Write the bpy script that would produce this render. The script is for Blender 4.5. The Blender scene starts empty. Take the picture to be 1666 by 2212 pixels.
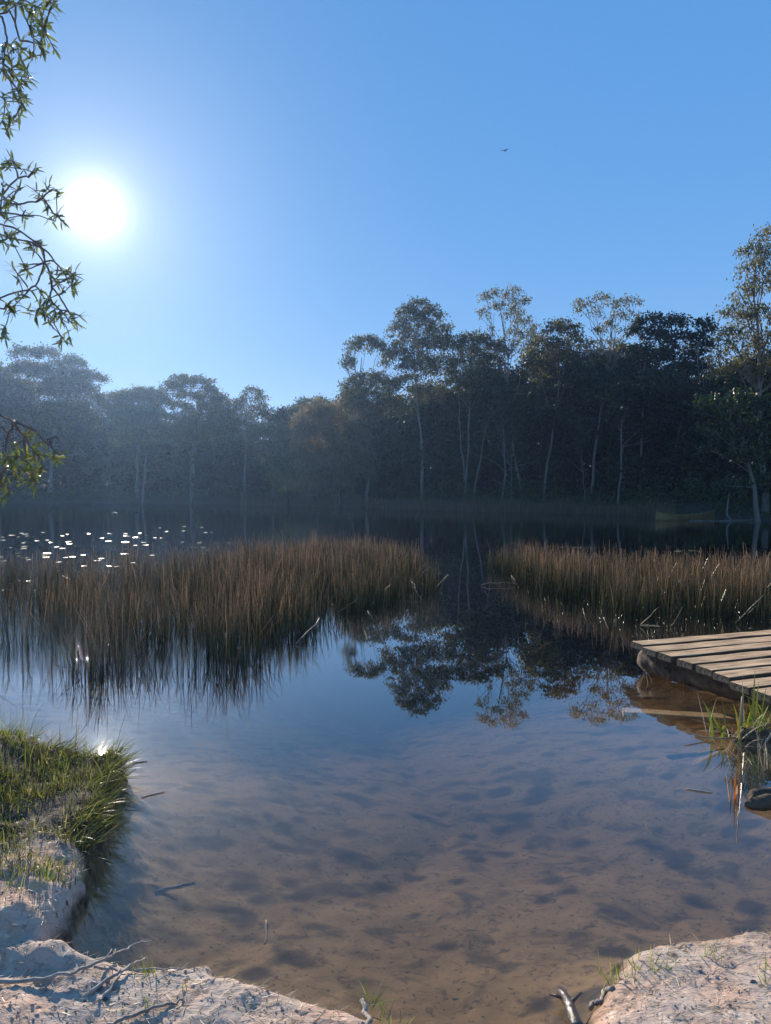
import bpy, math, random
import numpy as np
from mathutils import Vector, Matrix

SC = bpy.context.scene
COL = SC.collection
rng = np.random.default_rng(7)

# ------------------------------------------------------------------ camera numbers (also used to place things that were measured)
CAMZ = 1.75
PITCH = math.radians(1.98)
FPX, CX, CY = 1565.0, 833.0, 1106.0
cp, sp = math.cos(PITCH), math.sin(PITCH)

def ray(px, py):
    u = (px - CX) / FPX
    v = -(py - CY) / FPX
    return np.array([u, v * sp + cp, v * cp - sp])

def at(px, py, z=0.0):
    """point of the level plane z seen at that spot of the photograph"""
    d = ray(px, py)
    t = (z - CAMZ) / d[2]
    return np.array([d[0] * t, d[1] * t, z])

def pd(px, py, Y):
    """point at distance Y (metres, forward)"""
    d = ray(px, py)
    t = Y / d[1]
    return np.array([d[0] * t, Y, CAMZ + d[2] * t])

SUN = ray(205, 450)
SUN = SUN / np.linalg.norm(SUN)
SUN_EL = math.asin(SUN[2])
SUN_AZ = math.atan2(SUN[0], SUN[1])      # clockwise from +Y

# ------------------------------------------------------------------ noise
_P = np.random.default_rng(3).permutation(512)
_G = np.random.default_rng(4).normal(size=(512, 2))
_G /= np.linalg.norm(_G, axis=1)[:, None]

def perlin(x, y):
    x = np.asarray(x, float); y = np.asarray(y, float)
    xi = np.floor(x).astype(int); yi = np.floor(y).astype(int)
    xf = x - xi; yf = y - yi
    u = xf ** 3 * (xf * (xf * 6 - 15) + 10); v = yf ** 3 * (yf * (yf * 6 - 15) + 10)
    def g(ix, iy, dx, dy):
        h = _P[(_P[ix & 511] + iy) & 511]
        return _G[h, 0] * dx + _G[h, 1] * dy
    a = g(xi, yi, xf, yf); b = g(xi + 1, yi, xf - 1, yf)
    c = g(xi, yi + 1, xf, yf - 1); d = g(xi + 1, yi + 1, xf - 1, yf - 1)
    return (a * (1 - u) + b * u) * (1 - v) + (c * (1 - u) + d * u) * v

def fbm(x, y, o=4, s=1.0):
    r = 0.0; a = 1.0
    for k in range(o):
        r = r + a * perlin(x * s + 17.3 * k, y * s - 9.1 * k); s *= 2.03; a *= 0.5
    return r

def sstep(a, b, x):
    t = np.clip((x - a) / (b - a), 0, 1)
    return t * t * (3 - 2 * t)

# ------------------------------------------------------------------ mesh builder
class MB:
    def __init__(self):
        self.v = []; self.f = {}; self.n = 0
    def add(self, v, faces):
        v = np.asarray(v, float).reshape(-1, 3)
        self.v.append(v)
        for f in faces:
            f = np.asarray(f, int)
            if f.size:
                self.f.setdefault(f.shape[1], []).append(f + self.n)
        self.n += len(v)
        return self
    def tube(self, pts, rad, sides=6, cap=True, wob=0.0):
        pts = np.asarray(pts, float); K = len(pts)
        rad = np.broadcast_to(np.asarray(rad, float), (K,))
        t = np.gradient(pts, axis=0); t /= np.linalg.norm(t, axis=1)[:, None] + 1e-9
        ref = np.array([0.0, 0, 1.0]) if abs(t[0][2]) < 0.9 else np.array([1.0, 0, 0])
        a = np.cross(t, ref); a /= np.linalg.norm(a, axis=1)[:, None] + 1e-9
        b = np.cross(t, a)
        th = np.arange(sides) * 2 * math.pi / sides
        w = 1 + (rng.normal(size=(K, sides)) * wob if wob else 0)
        rr = rad[:, None] * w
        V = pts[:, None] + rr[..., None] * (a[:, None] * np.cos(th)[None, :, None] + b[:, None] * np.sin(th)[None, :, None])
        i = np.arange(K - 1)[:, None] * sides; j = np.arange(sides)[None]; jn = (j + 1) % sides
        q = np.stack([i + j, i + jn, i + sides + jn, i + sides + j], -1).reshape(-1, 4)
        self.add(V, [q])
        if cap:
            o = self.n - K * sides
            self.f.setdefault(sides, []).append(np.array([[o + k for k in range(sides)][::-1], [o + (K - 1) * sides + k for k in range(sides)]]))
        return self
    def build(self, name, mat, parent=None, smooth=False, inv=None):
        me = bpy.data.meshes.new(name)
        V = np.concatenate(self.v)
        if inv is not None: V = V - inv
        me.vertices.add(len(V)); me.vertices.foreach_set('co', V.astype(np.float32).ravel())
        loops = []; starts = []; s = 0
        for k, fl in self.f.items():
            F = np.concatenate(fl)
            loops.append(F.ravel()); starts.append(s + np.arange(len(F)) * k); s += F.size
        loops = np.concatenate(loops).astype(np.int32); starts = np.concatenate(starts).astype(np.int32)
        me.loops.add(len(loops)); me.loops.foreach_set('vertex_index', loops)
        me.polygons.add(len(starts)); me.polygons.foreach_set('loop_start', starts)
        me.update(calc_edges=True); me.validate()
        me.polygons.foreach_set('use_smooth', np.full(len(me.polygons), bool(smooth)))
        for m in (mat if isinstance(mat, (list, tuple)) else [mat]): me.materials.append(m)
        o = bpy.data.objects.new(name, me); COL.objects.link(o)
        if parent is not None: o.parent = parent
        return o

def tag(o, label=None, cat=None, group=None, kind=None):
    if label: o['label'] = label
    if cat: o['category'] = cat
    if group: o['group'] = group
    if kind: o['kind'] = kind
    return o

def empty(name, loc, label=None, cat=None, group=None, rz=0.0):
    o = bpy.data.objects.new(name, None); COL.objects.link(o)
    o.location = Vector([float(c) for c in loc]); o.rotation_euler = (0, 0, rz); o.empty_display_size = 0.2
    return tag(o, label, cat, group)

# vectorised plant pieces -------------------------------------------
def nrm(a): return a / (np.linalg.norm(a, axis=-1, keepdims=True) + 1e-9)

def stems(mb, base, length, radius, az, lean, bend, K=4, sides=3):
    """bent tapering stems; everything (N,)"""
    N = len(base); t = np.linspace(0, 1, K)
    th = lean[:, None] + bend[:, None] * t[None]
    dl = length[:, None] / (K - 1)
    h = np.concatenate([np.zeros((N, 1)), np.cumsum(np.sin(th[:, :-1]) * dl, 1)], 1)
    z = np.concatenate([np.zeros((N, 1)), np.cumsum(np.cos(th[:, :-1]) * dl, 1)], 1)
    ca, sa = np.cos(az), np.sin(az)
    C = np.stack([base[:, 0:1] + h * ca[:, None], base[:, 1:2] + h * sa[:, None], base[:, 2:3] + z], -1)
    A = np.stack([-sa, ca, 0 * sa], -1)[:, None]
    T = nrm(np.stack([np.sin(th) * ca[:, None], np.sin(th) * sa[:, None], np.cos(th)], -1))
    B = np.cross(T, np.broadcast_to(A, T.shape))
    r = radius[:, None] * (1 - 0.6 * t[None] ** 2)
    ph = rng.uniform(0, 6.28, N)[:, None]
    V = np.stack([C + r[..., None] * (A * np.cos(ph + k * 2 * math.pi / sides)[..., None] + B * np.sin(ph + k * 2 * math.pi / sides)[..., None]) for k in range(sides)], 2)
    idx = np.arange(N * K * sides).reshape(N, K, sides)
    F = [np.stack([idx[:, :-1, k], idx[:, :-1, (k + 1) % sides], idx[:, 1:, (k + 1) % sides], idx[:, 1:, k]], -1).reshape(-1, 4) for k in range(sides)]
    mb.add(V, [np.concatenate(F)])

def blades(mb, base, length, width, az, lean, bend, K=5, twist=None):
    """flat tapering grass blades"""
    N = len(base); t = np.linspace(0, 1, K)
    th = lean[:, None] + bend[:, None] * t[None] ** 1.5
    dl = length[:, None] / (K - 1)
    h = np.concatenate([np.zeros((N, 1)), np.cumsum(np.sin(th[:, :-1]) * dl, 1)], 1)
    z = np.concatenate([np.zeros((N, 1)), np.cumsum(np.cos(th[:, :-1]) * dl, 1)], 1)
    ca, sa = np.cos(az), np.sin(az)
    C = np.stack([base[:, 0:1] + h * ca[:, None], base[:, 1:2] + h * sa[:, None], base[:, 2:3] + z], -1)
    tw = rng.uniform(-1.2, 1.2, N) if twist is None else twist
    A = np.stack([-sa, ca, 0 * sa], -1)[:, None]
    T = np.stack([np.sin(th) * ca[:, None], np.sin(th) * sa[:, None], np.cos(th)], -1)
    B = np.cross(T, np.broadcast_to(A, T.shape))
    S = A * np.cos(tw)[:, None, None] + B * np.sin(tw)[:, None, None]
    w = width[:, None] * np.clip(1.15 - t[None] ** 2.2 * 1.12, 0.03, 1) * 0.5
    V = np.stack([C - S * w[..., None], C + S * w[..., None]], 2)
    idx = np.arange(N * K * 2).reshape(N, K, 2)
    F = np.stack([idx[:, :-1, 0], idx[:, :-1, 1], idx[:, 1:, 1], idx[:, 1:, 0]], -1).reshape(-1, 4)
    mb.add(V, [F])

def leaf_quads(mb, pos, dirs, L, W):
    N = len(pos); d = nrm(dirs); s = nrm(np.cross(d, nrm(rng.normal(size=(N, 3)))))
    L = np.broadcast_to(L, (N,))[:, None]; W = np.broadcast_to(W, (N,))[:, None]
    V = np.stack([pos - d * L * .5, pos - d * L * .05 + s * W * .5, pos + d * L * .5, pos - d * L * .05 - s * W * .5], 1)
    mb.add(V, [np.arange(N * 4).reshape(N, 4)])

def leaf_lance(mb, base, d, up, L, W):
    """folded lance shaped leaves for branches near the camera"""
    N = len(base); d = nrm(d); s = nrm(np.cross(d, up)); n = np.cross(s, d)
    L = L[:, None]; W = W[:, None]
    curve = rng.uniform(-.12, .05, (N, 1))
    P = lambda t, w, f: base + d * L * t + n * L * curve * t * t * 2 + s * W * w + n * W * f
    V = np.stack([P(0, 0, 0), P(.3, -.42, .1), P(.3, 0, 0), P(.3, .42, .1), P(.65, -.40, .1), P(.65, 0, 0), P(.65, .40, .1), P(1, 0, 0)], 1)
    o = np.arange(N)[:, None] * 8
    tri = np.concatenate([o + np.array([0, 2, 1]), o + np.array([0, 3, 2]), o + np.array([4, 5, 7]), o + np.array([5, 6, 7])])
    quad = np.concatenate([o + np.array([1, 2, 5, 4]), o + np.array([2, 3, 6, 5])])
    mb.add(V, [tri, quad])

# ------------------------------------------------------------------ materials
def new_mat(name):
    m = bpy.data.materials.new(name); m.use_nodes = True
    nt = m.node_tree; nt.nodes.clear()
    return m, nt, (lambda t, **k: _mk(nt, t, k)), nt.links.new

def _mk(nt, t, k):
    n = nt.nodes.new(t)
    for a, v in k.items():
        if a.startswith('i_'):
            key = a[2:]
            n.inputs[int(key) if key.isdigit() else key.replace('_', ' ')].default_value = v
        else: setattr(n, a, v)
    return n

def ramp(nt, stops, interp='LINEAR'):
    n = nt.nodes.new('ShaderNodeValToRGB'); cr = n.color_ramp; cr.interpolation = interp
    while len(cr.elements) > 1: cr.elements.remove(cr.elements[-1])
    cr.elements[0].position = stops[0][0]; cr.elements[0].color = (*stops[0][1], 1)
    for p, c in stops[1:]:
        e = cr.elements.new(p); e.color = (*c, 1)
    return n

def leaf_mat(name, stops, trans=0.3, rough=0.5, spec=0.4, tint=(1.3, 1.5, 0.7)):
    m, nt, N, L = new_mat(name)
    out = N('ShaderNodeOutputMaterial'); g = N('ShaderNodeNewGeometry')
    r = ramp(nt, stops); L(g.outputs['Random Per Island'], r.inputs[0])
    b = N('ShaderNodeBsdfPrincipled', i_Roughness=rough); b.inputs['Specular IOR Level'].default_value = spec
    t = N('ShaderNodeBsdfTranslucent'); mx = N('ShaderNodeMixShader', i_0=trans)
    mc = N('ShaderNodeMix', data_type='RGBA', blend_type='MULTIPLY'); mc.inputs[0].default_value = 1
    L(r.outputs[0], mc.inputs[6]); mc.inputs[7].default_value = (*tint, 1)
    L(r.outputs[0], b.inputs['Base Color']); L(mc.outputs[2], t.inputs[0])
    L(b.outputs[0], mx.inputs[1]); L(t.outputs[0], mx.inputs[2]); L(mx.outputs[0], out.inputs[0])
    return m

def bark_mat(name, c1, c2, scale=3.0, rough=0.85, bump=0.4, stretch=0.25):
    m, nt, N, L = new_mat(name)
    out = N('ShaderNodeOutputMaterial'); b = N('ShaderNodeBsdfPrincipled', i_Roughness=rough)
    tc = N('ShaderNodeTexCoord'); mp = N('ShaderNodeMapping'); mp.inputs['Scale'].default_value = (1, 1, stretch)
    no = N('ShaderNodeTexNoise', i_Scale=scale, i_Detail=8.0, i_Roughness=0.65)
    r = ramp(nt, [(0.32, c1), (0.68, c2)]); bp = N('ShaderNodeBump', i_Strength=bump, i_Distance=0.03)
    L(tc.outputs['Object'], mp.inputs[0]); L(mp.outputs[0], no.inputs['Vector']); L(no.outputs[0], r.inputs[0])
    L(r.outputs[0], b.inputs['Base Color']); L(no.outputs[0], bp.inputs['Height']); L(bp.outputs[0], b.inputs['Normal'])
    L(b.outputs[0], out.inputs[0])
    return m

M = {}
M['euc'] = leaf_mat('eucalypt_leaf', [(0, (.034, .042, .02)), (.5, (.07, .075, .033)), (.85, (.12, .11, .048)), (1, (.22, .165, .065))], .42, .55, .25, (1.35, 1.3, .6))
M['euc_pale'] = leaf_mat('pale_eucalypt_leaf', [(0, (.06, .068, .035)), (.6, (.13, .125, .062)), (1, (.26, .20, .09))], .42, .55, .25, (1.3, 1.25, .65))
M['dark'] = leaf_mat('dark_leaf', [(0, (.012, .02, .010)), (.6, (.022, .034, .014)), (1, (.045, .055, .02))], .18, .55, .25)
M['green'] = leaf_mat('green_leaf', [(0, (.03, .05, .018)), (.6, (.055, .085, .025)), (1, (.10, .12, .03))], .32, .5, .3)
M['glossy'] = leaf_mat('broad_glossy_leaf', [(0, (.018, .032, .012)), (.7, (.04, .06, .02)), (1, (.13, .14, .04))], .3, .4, .4)
M['olive'] = leaf_mat('olive_leaf', [(0, (.05, .055, .03)), (.6, (.10, .095, .045)), (1, (.17, .13, .06))], .35, .55, .3)
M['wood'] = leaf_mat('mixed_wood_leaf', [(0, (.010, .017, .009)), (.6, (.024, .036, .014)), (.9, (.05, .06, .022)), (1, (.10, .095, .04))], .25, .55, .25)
M['plume'] = leaf_mat('feathery_foliage', [(0, (.07, .065, .035)), (.6, (.16, .135, .07)), (1, (.30, .22, .12))], .45, .55, .3, (1.2, 1.1, .8))
M['sedge'] = leaf_mat('dry_sedge', [(0, (.15, .11, .065)), (.7, (.30, .22, .14)), (1, (.46, .36, .24))], .5, .5, .3, (1, 1, 1))
M['near'] = leaf_mat('overhanging_leaf', [(0, (.06, .075, .04)), (.7, (.11, .13, .06)), (1, (.19, .18, .07))], .5, .33, .5, (1.2, 1.35, .6))
M['near_lit'] = leaf_mat('sunlit_overhanging_leaf', [(0, (.07, .10, .025)), (.7, (.14, .16, .04)), (.97, (.25, .22, .05)), (1, (.5, .12, .06))], .4, .33, .5, (1.2, 1.3, .5))  # lit copy of the leaf above, sunlight put into its yellow-green colour
M['bark_pale'] = bark_mat('pale_bark', (.085, .08, .07), (.28, .265, .24), 2.0)
M['bark_mid'] = bark_mat('grey_bark', (.09, .08, .065), (.24, .21, .18), 2.5)
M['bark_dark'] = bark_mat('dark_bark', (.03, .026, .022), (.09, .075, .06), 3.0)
M['twig'] = bark_mat('twig_bark', (.07, .055, .045), (.17, .14, .12), 12.0)
M['dead'] = bark_mat('dead_wood', (.16, .13, .11), (.42, .37, .33), 9.0, .8, .5, .6)
M['log'] = bark_mat('waterlogged_wood', (.014, .011, .008), (.14, .10, .066), 9.0, .95, 1.0, 1.0)
M['wet'] = bark_mat('wet_wood', (.03, .022, .018), (.14, .10, .08), 8.0, .12, .6, 1.0)

def reed_mat():
    m, nt, N, L = new_mat('reed_stem')
    out = N('ShaderNodeOutputMaterial'); g = N('ShaderNodeNewGeometry'); sx = N('ShaderNodeSeparateXYZ')
    L(g.outputs['Position'], sx.inputs[0])
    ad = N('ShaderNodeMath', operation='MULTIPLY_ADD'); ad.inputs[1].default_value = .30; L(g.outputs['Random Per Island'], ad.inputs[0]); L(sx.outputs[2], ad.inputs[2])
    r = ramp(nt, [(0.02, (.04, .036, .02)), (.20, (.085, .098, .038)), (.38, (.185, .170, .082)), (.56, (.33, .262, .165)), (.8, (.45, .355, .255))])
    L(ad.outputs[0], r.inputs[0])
    b = N('ShaderNodeBsdfPrincipled', i_Roughness=.26); b.inputs['Specular IOR Level'].default_value = .5
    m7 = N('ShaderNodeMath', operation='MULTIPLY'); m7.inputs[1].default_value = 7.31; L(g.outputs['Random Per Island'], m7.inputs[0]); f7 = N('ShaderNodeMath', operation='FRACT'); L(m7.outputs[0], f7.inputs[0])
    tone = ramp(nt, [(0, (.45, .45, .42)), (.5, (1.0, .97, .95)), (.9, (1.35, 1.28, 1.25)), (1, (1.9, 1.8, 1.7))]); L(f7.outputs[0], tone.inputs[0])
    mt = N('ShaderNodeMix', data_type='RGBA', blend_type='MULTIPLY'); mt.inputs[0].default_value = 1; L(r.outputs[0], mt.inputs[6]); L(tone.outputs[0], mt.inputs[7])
    t = N('ShaderNodeBsdfTranslucent'); mx = N('ShaderNodeMixShader', i_0=.6)
    L(mt.outputs[2], b.inputs['Base Color']); L(mt.outputs[2], t.inputs[0]); L(b.outputs[0], mx.inputs[1]); L(t.outputs[0], mx.inputs[2]); L(mx.outputs[0], out.inputs[0])
    return m
M['reed'] = reed_mat()
M['straw'] = leaf_mat('straw', [(0, (.22, .17, .10)), (1, (.55, .46, .33))], .25, .5, .4, (1, 1, 1))
M['grass'] = leaf_mat('bank_grass', [(0, (.035, .03, .016)), (.3, (.10, .08, .04)), (.5, (.20, .165, .085)), (.6, (.08, .10, .028)), (.88, (.16, .19, .045)), (1, (.45, .38, .22))], .45, .4, .5, (1.2, 1.3, .6))
M['tuft'] = leaf_mat('fresh_grass', [(0, (.08, .12, .03)), (.7, (.16, .21, .05)), (1, (.40, .34, .16))], .4, .4, .4, (1.2, 1.3, .5))
M['iris'] = leaf_mat('strap_leaf', [(0, (.08, .13, .03)), (.6, (.19, .23, .04)), (.85, (.33, .25, .06)), (1, (.45, .33, .2))], .35, .33, .5, (1.1, 1.2, .5))
M['rust'] = leaf_mat('rusty_leaf', [(0, (.30, .11, .04)), (.6, (.42, .20, .06)), (1, (.55, .45, .36))], .35, .4, .4, (1.2, 1, .6))
M['pad'] = leaf_mat('lily_pad_leaf', [(0, (.09, .09, .05)), (1, (.24, .20, .13))], 0.08, .22, .35)

def ground_mat():
    m, nt, N, L = new_mat('bank_and_bed_soil')
    out = N('ShaderNodeOutputMaterial'); b = N('ShaderNodeBsdfPrincipled', i_Roughness=.9); b.inputs['Specular IOR Level'].default_value = .25
    g = N('ShaderNodeNewGeometry'); sx = N('ShaderNodeSeparateXYZ'); L(g.outputs['Position'], sx.inputs[0])
    pos = g.outputs['Position']
    def noise(s, d=6.0, ro=.6, vec=pos, dist=0.0):
        n = N('ShaderNodeTexNoise', i_Scale=s, i_Detail=d, i_Roughness=ro, i_Distortion=dist); L(vec, n.inputs['Vector']); return n.outputs[0]
    def mix(fac, a, c, bt='MIX'):
        n = N('ShaderNodeMix', data_type='RGBA', blend_type=bt)
        for i, x in ((0, fac), (6, a), (7, c)):
            if hasattr(x, 'links'): L(x, n.inputs[i])
            else: n.inputs[i].default_value = x if i == 0 else (*x, 1)
        return n.outputs[2]
    def mr(x, a, bb, c=0.0, d=1.0):
        n = N('ShaderNodeMapRange', interpolation_type='SMOOTHSTEP'); n.inputs[1].default_value = a; n.inputs[2].default_value = bb; n.inputs[3].default_value = c; n.inputs[4].default_value = d
        L(x, n.inputs[0]); return n.outputs[0]
    # dry clay: pinkish with pale crust and darker damp earth
    n1 = noise(2.6, 5); n2 = noise(30, 8, .7); n3 = noise(9, 6, .65)
    clay = mix(mr(n1, .38, .62), (.62, .39, .275), (.53, .425, .35))
    clay = mix(mr(n3, .55, .72), clay, (.76, .60, .46))
    clay = mix(mr(n2, .50, .30), clay, (.30, .22, .17))
    vp = N('ShaderNodeTexVoronoi', i_Scale=13.0); L(pos, vp.inputs['Vector'])
    pt = N('ShaderNodeMath', operation='MULTIPLY'); L(mr(vp.outputs['Distance'], .22, .12), pt.inputs[0]); L(mr(n1, .50, .60), pt.inputs[1])
    clay = mix(pt.outputs[0], clay, (.14, .095, .07))  # pits: the darkness inside small holes painted into the clay colour
    # the grassy point is dark humus, the rest bare clay
    hy = mr(sx.outputs[1], 2.95, 3.3); hx = mr(sx.outputs[0], -.95, -1.15)
    hm0 = N('ShaderNodeMath', operation='MULTIPLY'); L(hy, hm0.inputs[0]); L(hx, hm0.inputs[1])
    hr = N('ShaderNodeMath', operation='MULTIPLY'); L(mr(sx.outputs[0], 1.85, 2.1), hr.inputs[0]); L(mr(sx.outputs[1], 2.9, 3.3), hr.inputs[1])
    hm = N('ShaderNodeMath', operation='MAXIMUM'); L(hm0.outputs[0], hm.inputs[0]); L(hr.outputs[0], hm.inputs[1])
    hn = N('ShaderNodeMath', operation='MULTIPLY'); L(hm.outputs[0], hn.inputs[0]); L(mr(noise(5, 4), .33, .45, .55, 1.0), hn.inputs[1])
    clay = mix(hn.outputs[0], clay, (.085, .062, .042))
    # vertical / low faces: damp darker clay
    wz = N('ShaderNodeMath', operation='MULTIPLY_ADD'); wz.inputs[1].default_value = .10; L(noise(8, 6, .7), wz.inputs[0]); L(sx.outputs[2], wz.inputs[2])
    wet = mr(wz.outputs[0], .145, .075)
    clay = mix(wet, clay, mix(mr(noise(24, 6, .7), .4, .62), (.06, .04, .027), (.24, .155, .095)))
    # bed of the pond: ochre silt with dark soft hollows full of leaf litter
    mp = N('ShaderNodeMapping'); mp.inputs['Scale'].default_value = (1.0, 1.0, 0.0); mp.inputs['Rotation'].default_value = (0, 0, .5); L(pos, mp.inputs[0])
    mp2 = N('ShaderNodeMapping'); mp2.inputs['Scale'].default_value = (.9, 1.12, 0.0); mp2.inputs['Rotation'].default_value = (0, 0, .35); L(pos, mp2.inputs[0])
    vor = N('ShaderNodeTexVoronoi', feature='SMOOTH_F1', i_Scale=4.8, i_Randomness=1.0, i_Smoothness=.6)
    wn = N('ShaderNodeTexNoise', i_Scale=5.0, i_Detail=3.0); L(mp2.outputs[0], wn.inputs['Vector'])
    wa = N('ShaderNodeVectorMath', operation='MULTIPLY_ADD'); wa.inputs[1].default_value = (.16, .16, 0); L(wn.outputs[1], wa.inputs[0]); L(mp2.outputs[0], wa.inputs[2]); L(wa.outputs[0], vor.inputs['Vector'])
    gate = noise(1.1, 2, .5, mp.outputs[0])
    thr = N('ShaderNodeMath', operation='ADD'); L(vor.outputs['Distance'], thr.inputs[0]); gm = N('ShaderNodeMath', operation='MULTIPLY'); gm.inputs[1].default_value = .9; L(gate, gm.inputs[0]); L(gm.outputs[0], thr.inputs[1])
    hollow = mr(thr.outputs[0], .88, .58, 0.0, .85)
    silt = mix(noise(4.0, 6, .6, mp2.outputs[0]), (.20, .128, .06), (.34, .222, .11))
    litter = mr(noise(14, 6, .7, mp2.outputs[0], 1.0), .52, .66)
    silt = mix(litter, silt, (.12, .08, .045))
    silt = mix(mr(noise(42, 4, .6, mp2.outputs[0], .6), .60, .68), silt, (.05, .038, .025))
    silt = mix(mr(noise(3.4, 4, .55, mp2.outputs[0], .7), .50, .66, 0.0, .72), silt, (.05, .04, .028))
    bed = mix(hollow, silt, (.032, .027, .021))
    under = mr(sx.outputs[2], .015, -.03)
    col = mix(under, clay, bed)
    # leaf mould under the far trees
    far = mr(sx.outputs[1], 14, 24)
    fm = mix(noise(.8, 6), (.05, .04, .028), (.12, .095, .06))
    far2 = N('ShaderNodeMath', operation='MULTIPLY'); inv = N('ShaderNodeMath', operation='SUBTRACT'); inv.inputs[0].default_value = 1; L(under, inv.inputs[1]); L(far, far2.inputs[0]); L(inv.outputs[0], far2.inputs[1])
    col = mix(far2.outputs[0], col, fm)
    L(col, b.inputs['Base Color'])
    ms = N('ShaderNodeMapping'); ms.inputs['Scale'].default_value = (1.0, 2.6, 1.0); ms.inputs['Rotation'].default_value = (0, 0, .35); L(pos, ms.inputs[0])
    b1 = N('ShaderNodeBump', i_Strength=.9, i_Distance=.03); L(noise(7.5, 10, .7, ms.outputs[0], .9), b1.inputs['Height'])
    b0 = N('ShaderNodeBump', i_Strength=.7, i_Distance=.006); L(noise(60, 6, .7, ms.outputs[0], .5), b0.inputs['Height']); L(b1.outputs[0], b0.inputs['Normal'])
    vb = N('ShaderNodeTexVoronoi', i_Scale=17.0); L(pos, vb.inputs['Vector'])
    b2 = N('ShaderNodeBump', i_Strength=.8, i_Distance=.012); L(mr(vb.outputs['Distance'], .0, .22), b2.inputs['Height']); L(b0.outputs[0], b2.inputs['Normal'])
    for q, k in ((b1, .75), (b0, .28), (b2, .8)): L(mr(under, 0, 1, k, k * .15), q.inputs['Strength'])
    L(b2.outputs[0], b.inputs['Normal']); L(b.outputs[0], out.inputs[0])
    return m
M['ground'] = ground_mat()

def water_mat():
    m, nt, N, L = new_mat('pond_water')
    out = N('ShaderNodeOutputMaterial'); g = N('ShaderNodeNewGeometry'); pos = g.outputs['Position']
    sx = N('ShaderNodeSeparateXYZ'); L(pos, sx.inputs[0])
    def mr(x, a, bb, c=0.0, d=1.0):
        n = N('ShaderNodeMapRange', interpolation_type='SMOOTHSTEP'); n.inputs[1].default_value = a; n.inputs[2].default_value = bb; n.inputs[3].default_value = c; n.inputs[4].default_value = d
        L(x, n.inputs[0]); return n.outputs[0]
    def mul(a, b_, op='MULTIPLY'):
        n = N('ShaderNodeMath', operation=op)
        for i, x in ((0, a), (1, b_)):
            if hasattr(x, 'links'): L(x, n.inputs[i])
            else: n.inputs[i].default_value = x
        return n.outputs[0]
    # calm water with the faintest swell; a breeze ruffles the part between and beyond the left reeds
    sw = N('ShaderNodeTexNoise', i_Scale=1.6, i_Detail=2.0); L(pos, sw.inputs['Vector'])
    rp = N('ShaderNodeTexNoise', i_Scale=30.0, i_Detail=5.0, i_Roughness=.6); L(pos, rp.inputs['Vector'])
    left = mul(mul(mr(sx.outputs[0], 0.0, -3.0), mr(sx.outputs[1], 6.2, 7.6)), mr(sx.outputs[1], 20.0, 15.0))
    far = mr(sx.outputs[1], 18.0, 32.0, 0.0, .05)
    ruf = mul(mul(left, .22), far, 'ADD')
    b1 = N('ShaderNodeBump', i_Strength=.018, i_Distance=.02); L(sw.outputs[0], b1.inputs['Height'])
    b2 = N('ShaderNodeBump', i_Distance=.012); L(mul(ruf, .9), b2.inputs['Strength']); L(rp.outputs[0], b2.inputs['Height']); L(b1.outputs[0], b2.inputs['Normal'])
    lw = N('ShaderNodeLayerWeight', i_Blend=.5); L(b2.outputs[0], lw.inputs['Normal'])
    pw = N('ShaderNodeMath', operation='POWER'); pw.inputs[1].default_value = 4.0; L(lw.outputs['Facing'], pw.inputs[0])
    fr0 = N('ShaderNodeMath', operation='MULTIPLY_ADD', use_clamp=True); fr0.inputs[1].default_value = 1.6; fr0.inputs[2].default_value = .012; L(pw.outputs[0], fr0.inputs[0])
    fr = N('ShaderNodeMix', data_type='FLOAT'); L(g.outputs['Backfacing'], fr.inputs[0]); L(fr0.outputs[0], fr.inputs[2]); fr.inputs[3].default_value = .12   # from below the light just passes
    tr = N('ShaderNodeBsdfTransparent'); gl = N('ShaderNodeBsdfGlossy', i_Roughness=.008); L(b2.outputs[0], gl.inputs['Normal'])
    mx = N('ShaderNodeMixShader'); L(fr.outputs[0], mx.inputs[0]); L(tr.outputs[0], mx.inputs[1]); L(gl.outputs[0], mx.inputs[2])
    L(mx.outputs[0], out.inputs['Surface'])
    va = N('ShaderNodeVolumeAbsorption', i_Density=.85); va.inputs[0].default_value = (.52, .44, .33, 1)
    L(va.outputs[0], out.inputs['Volume'])
    return m
M['water'] = water_mat()

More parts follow.
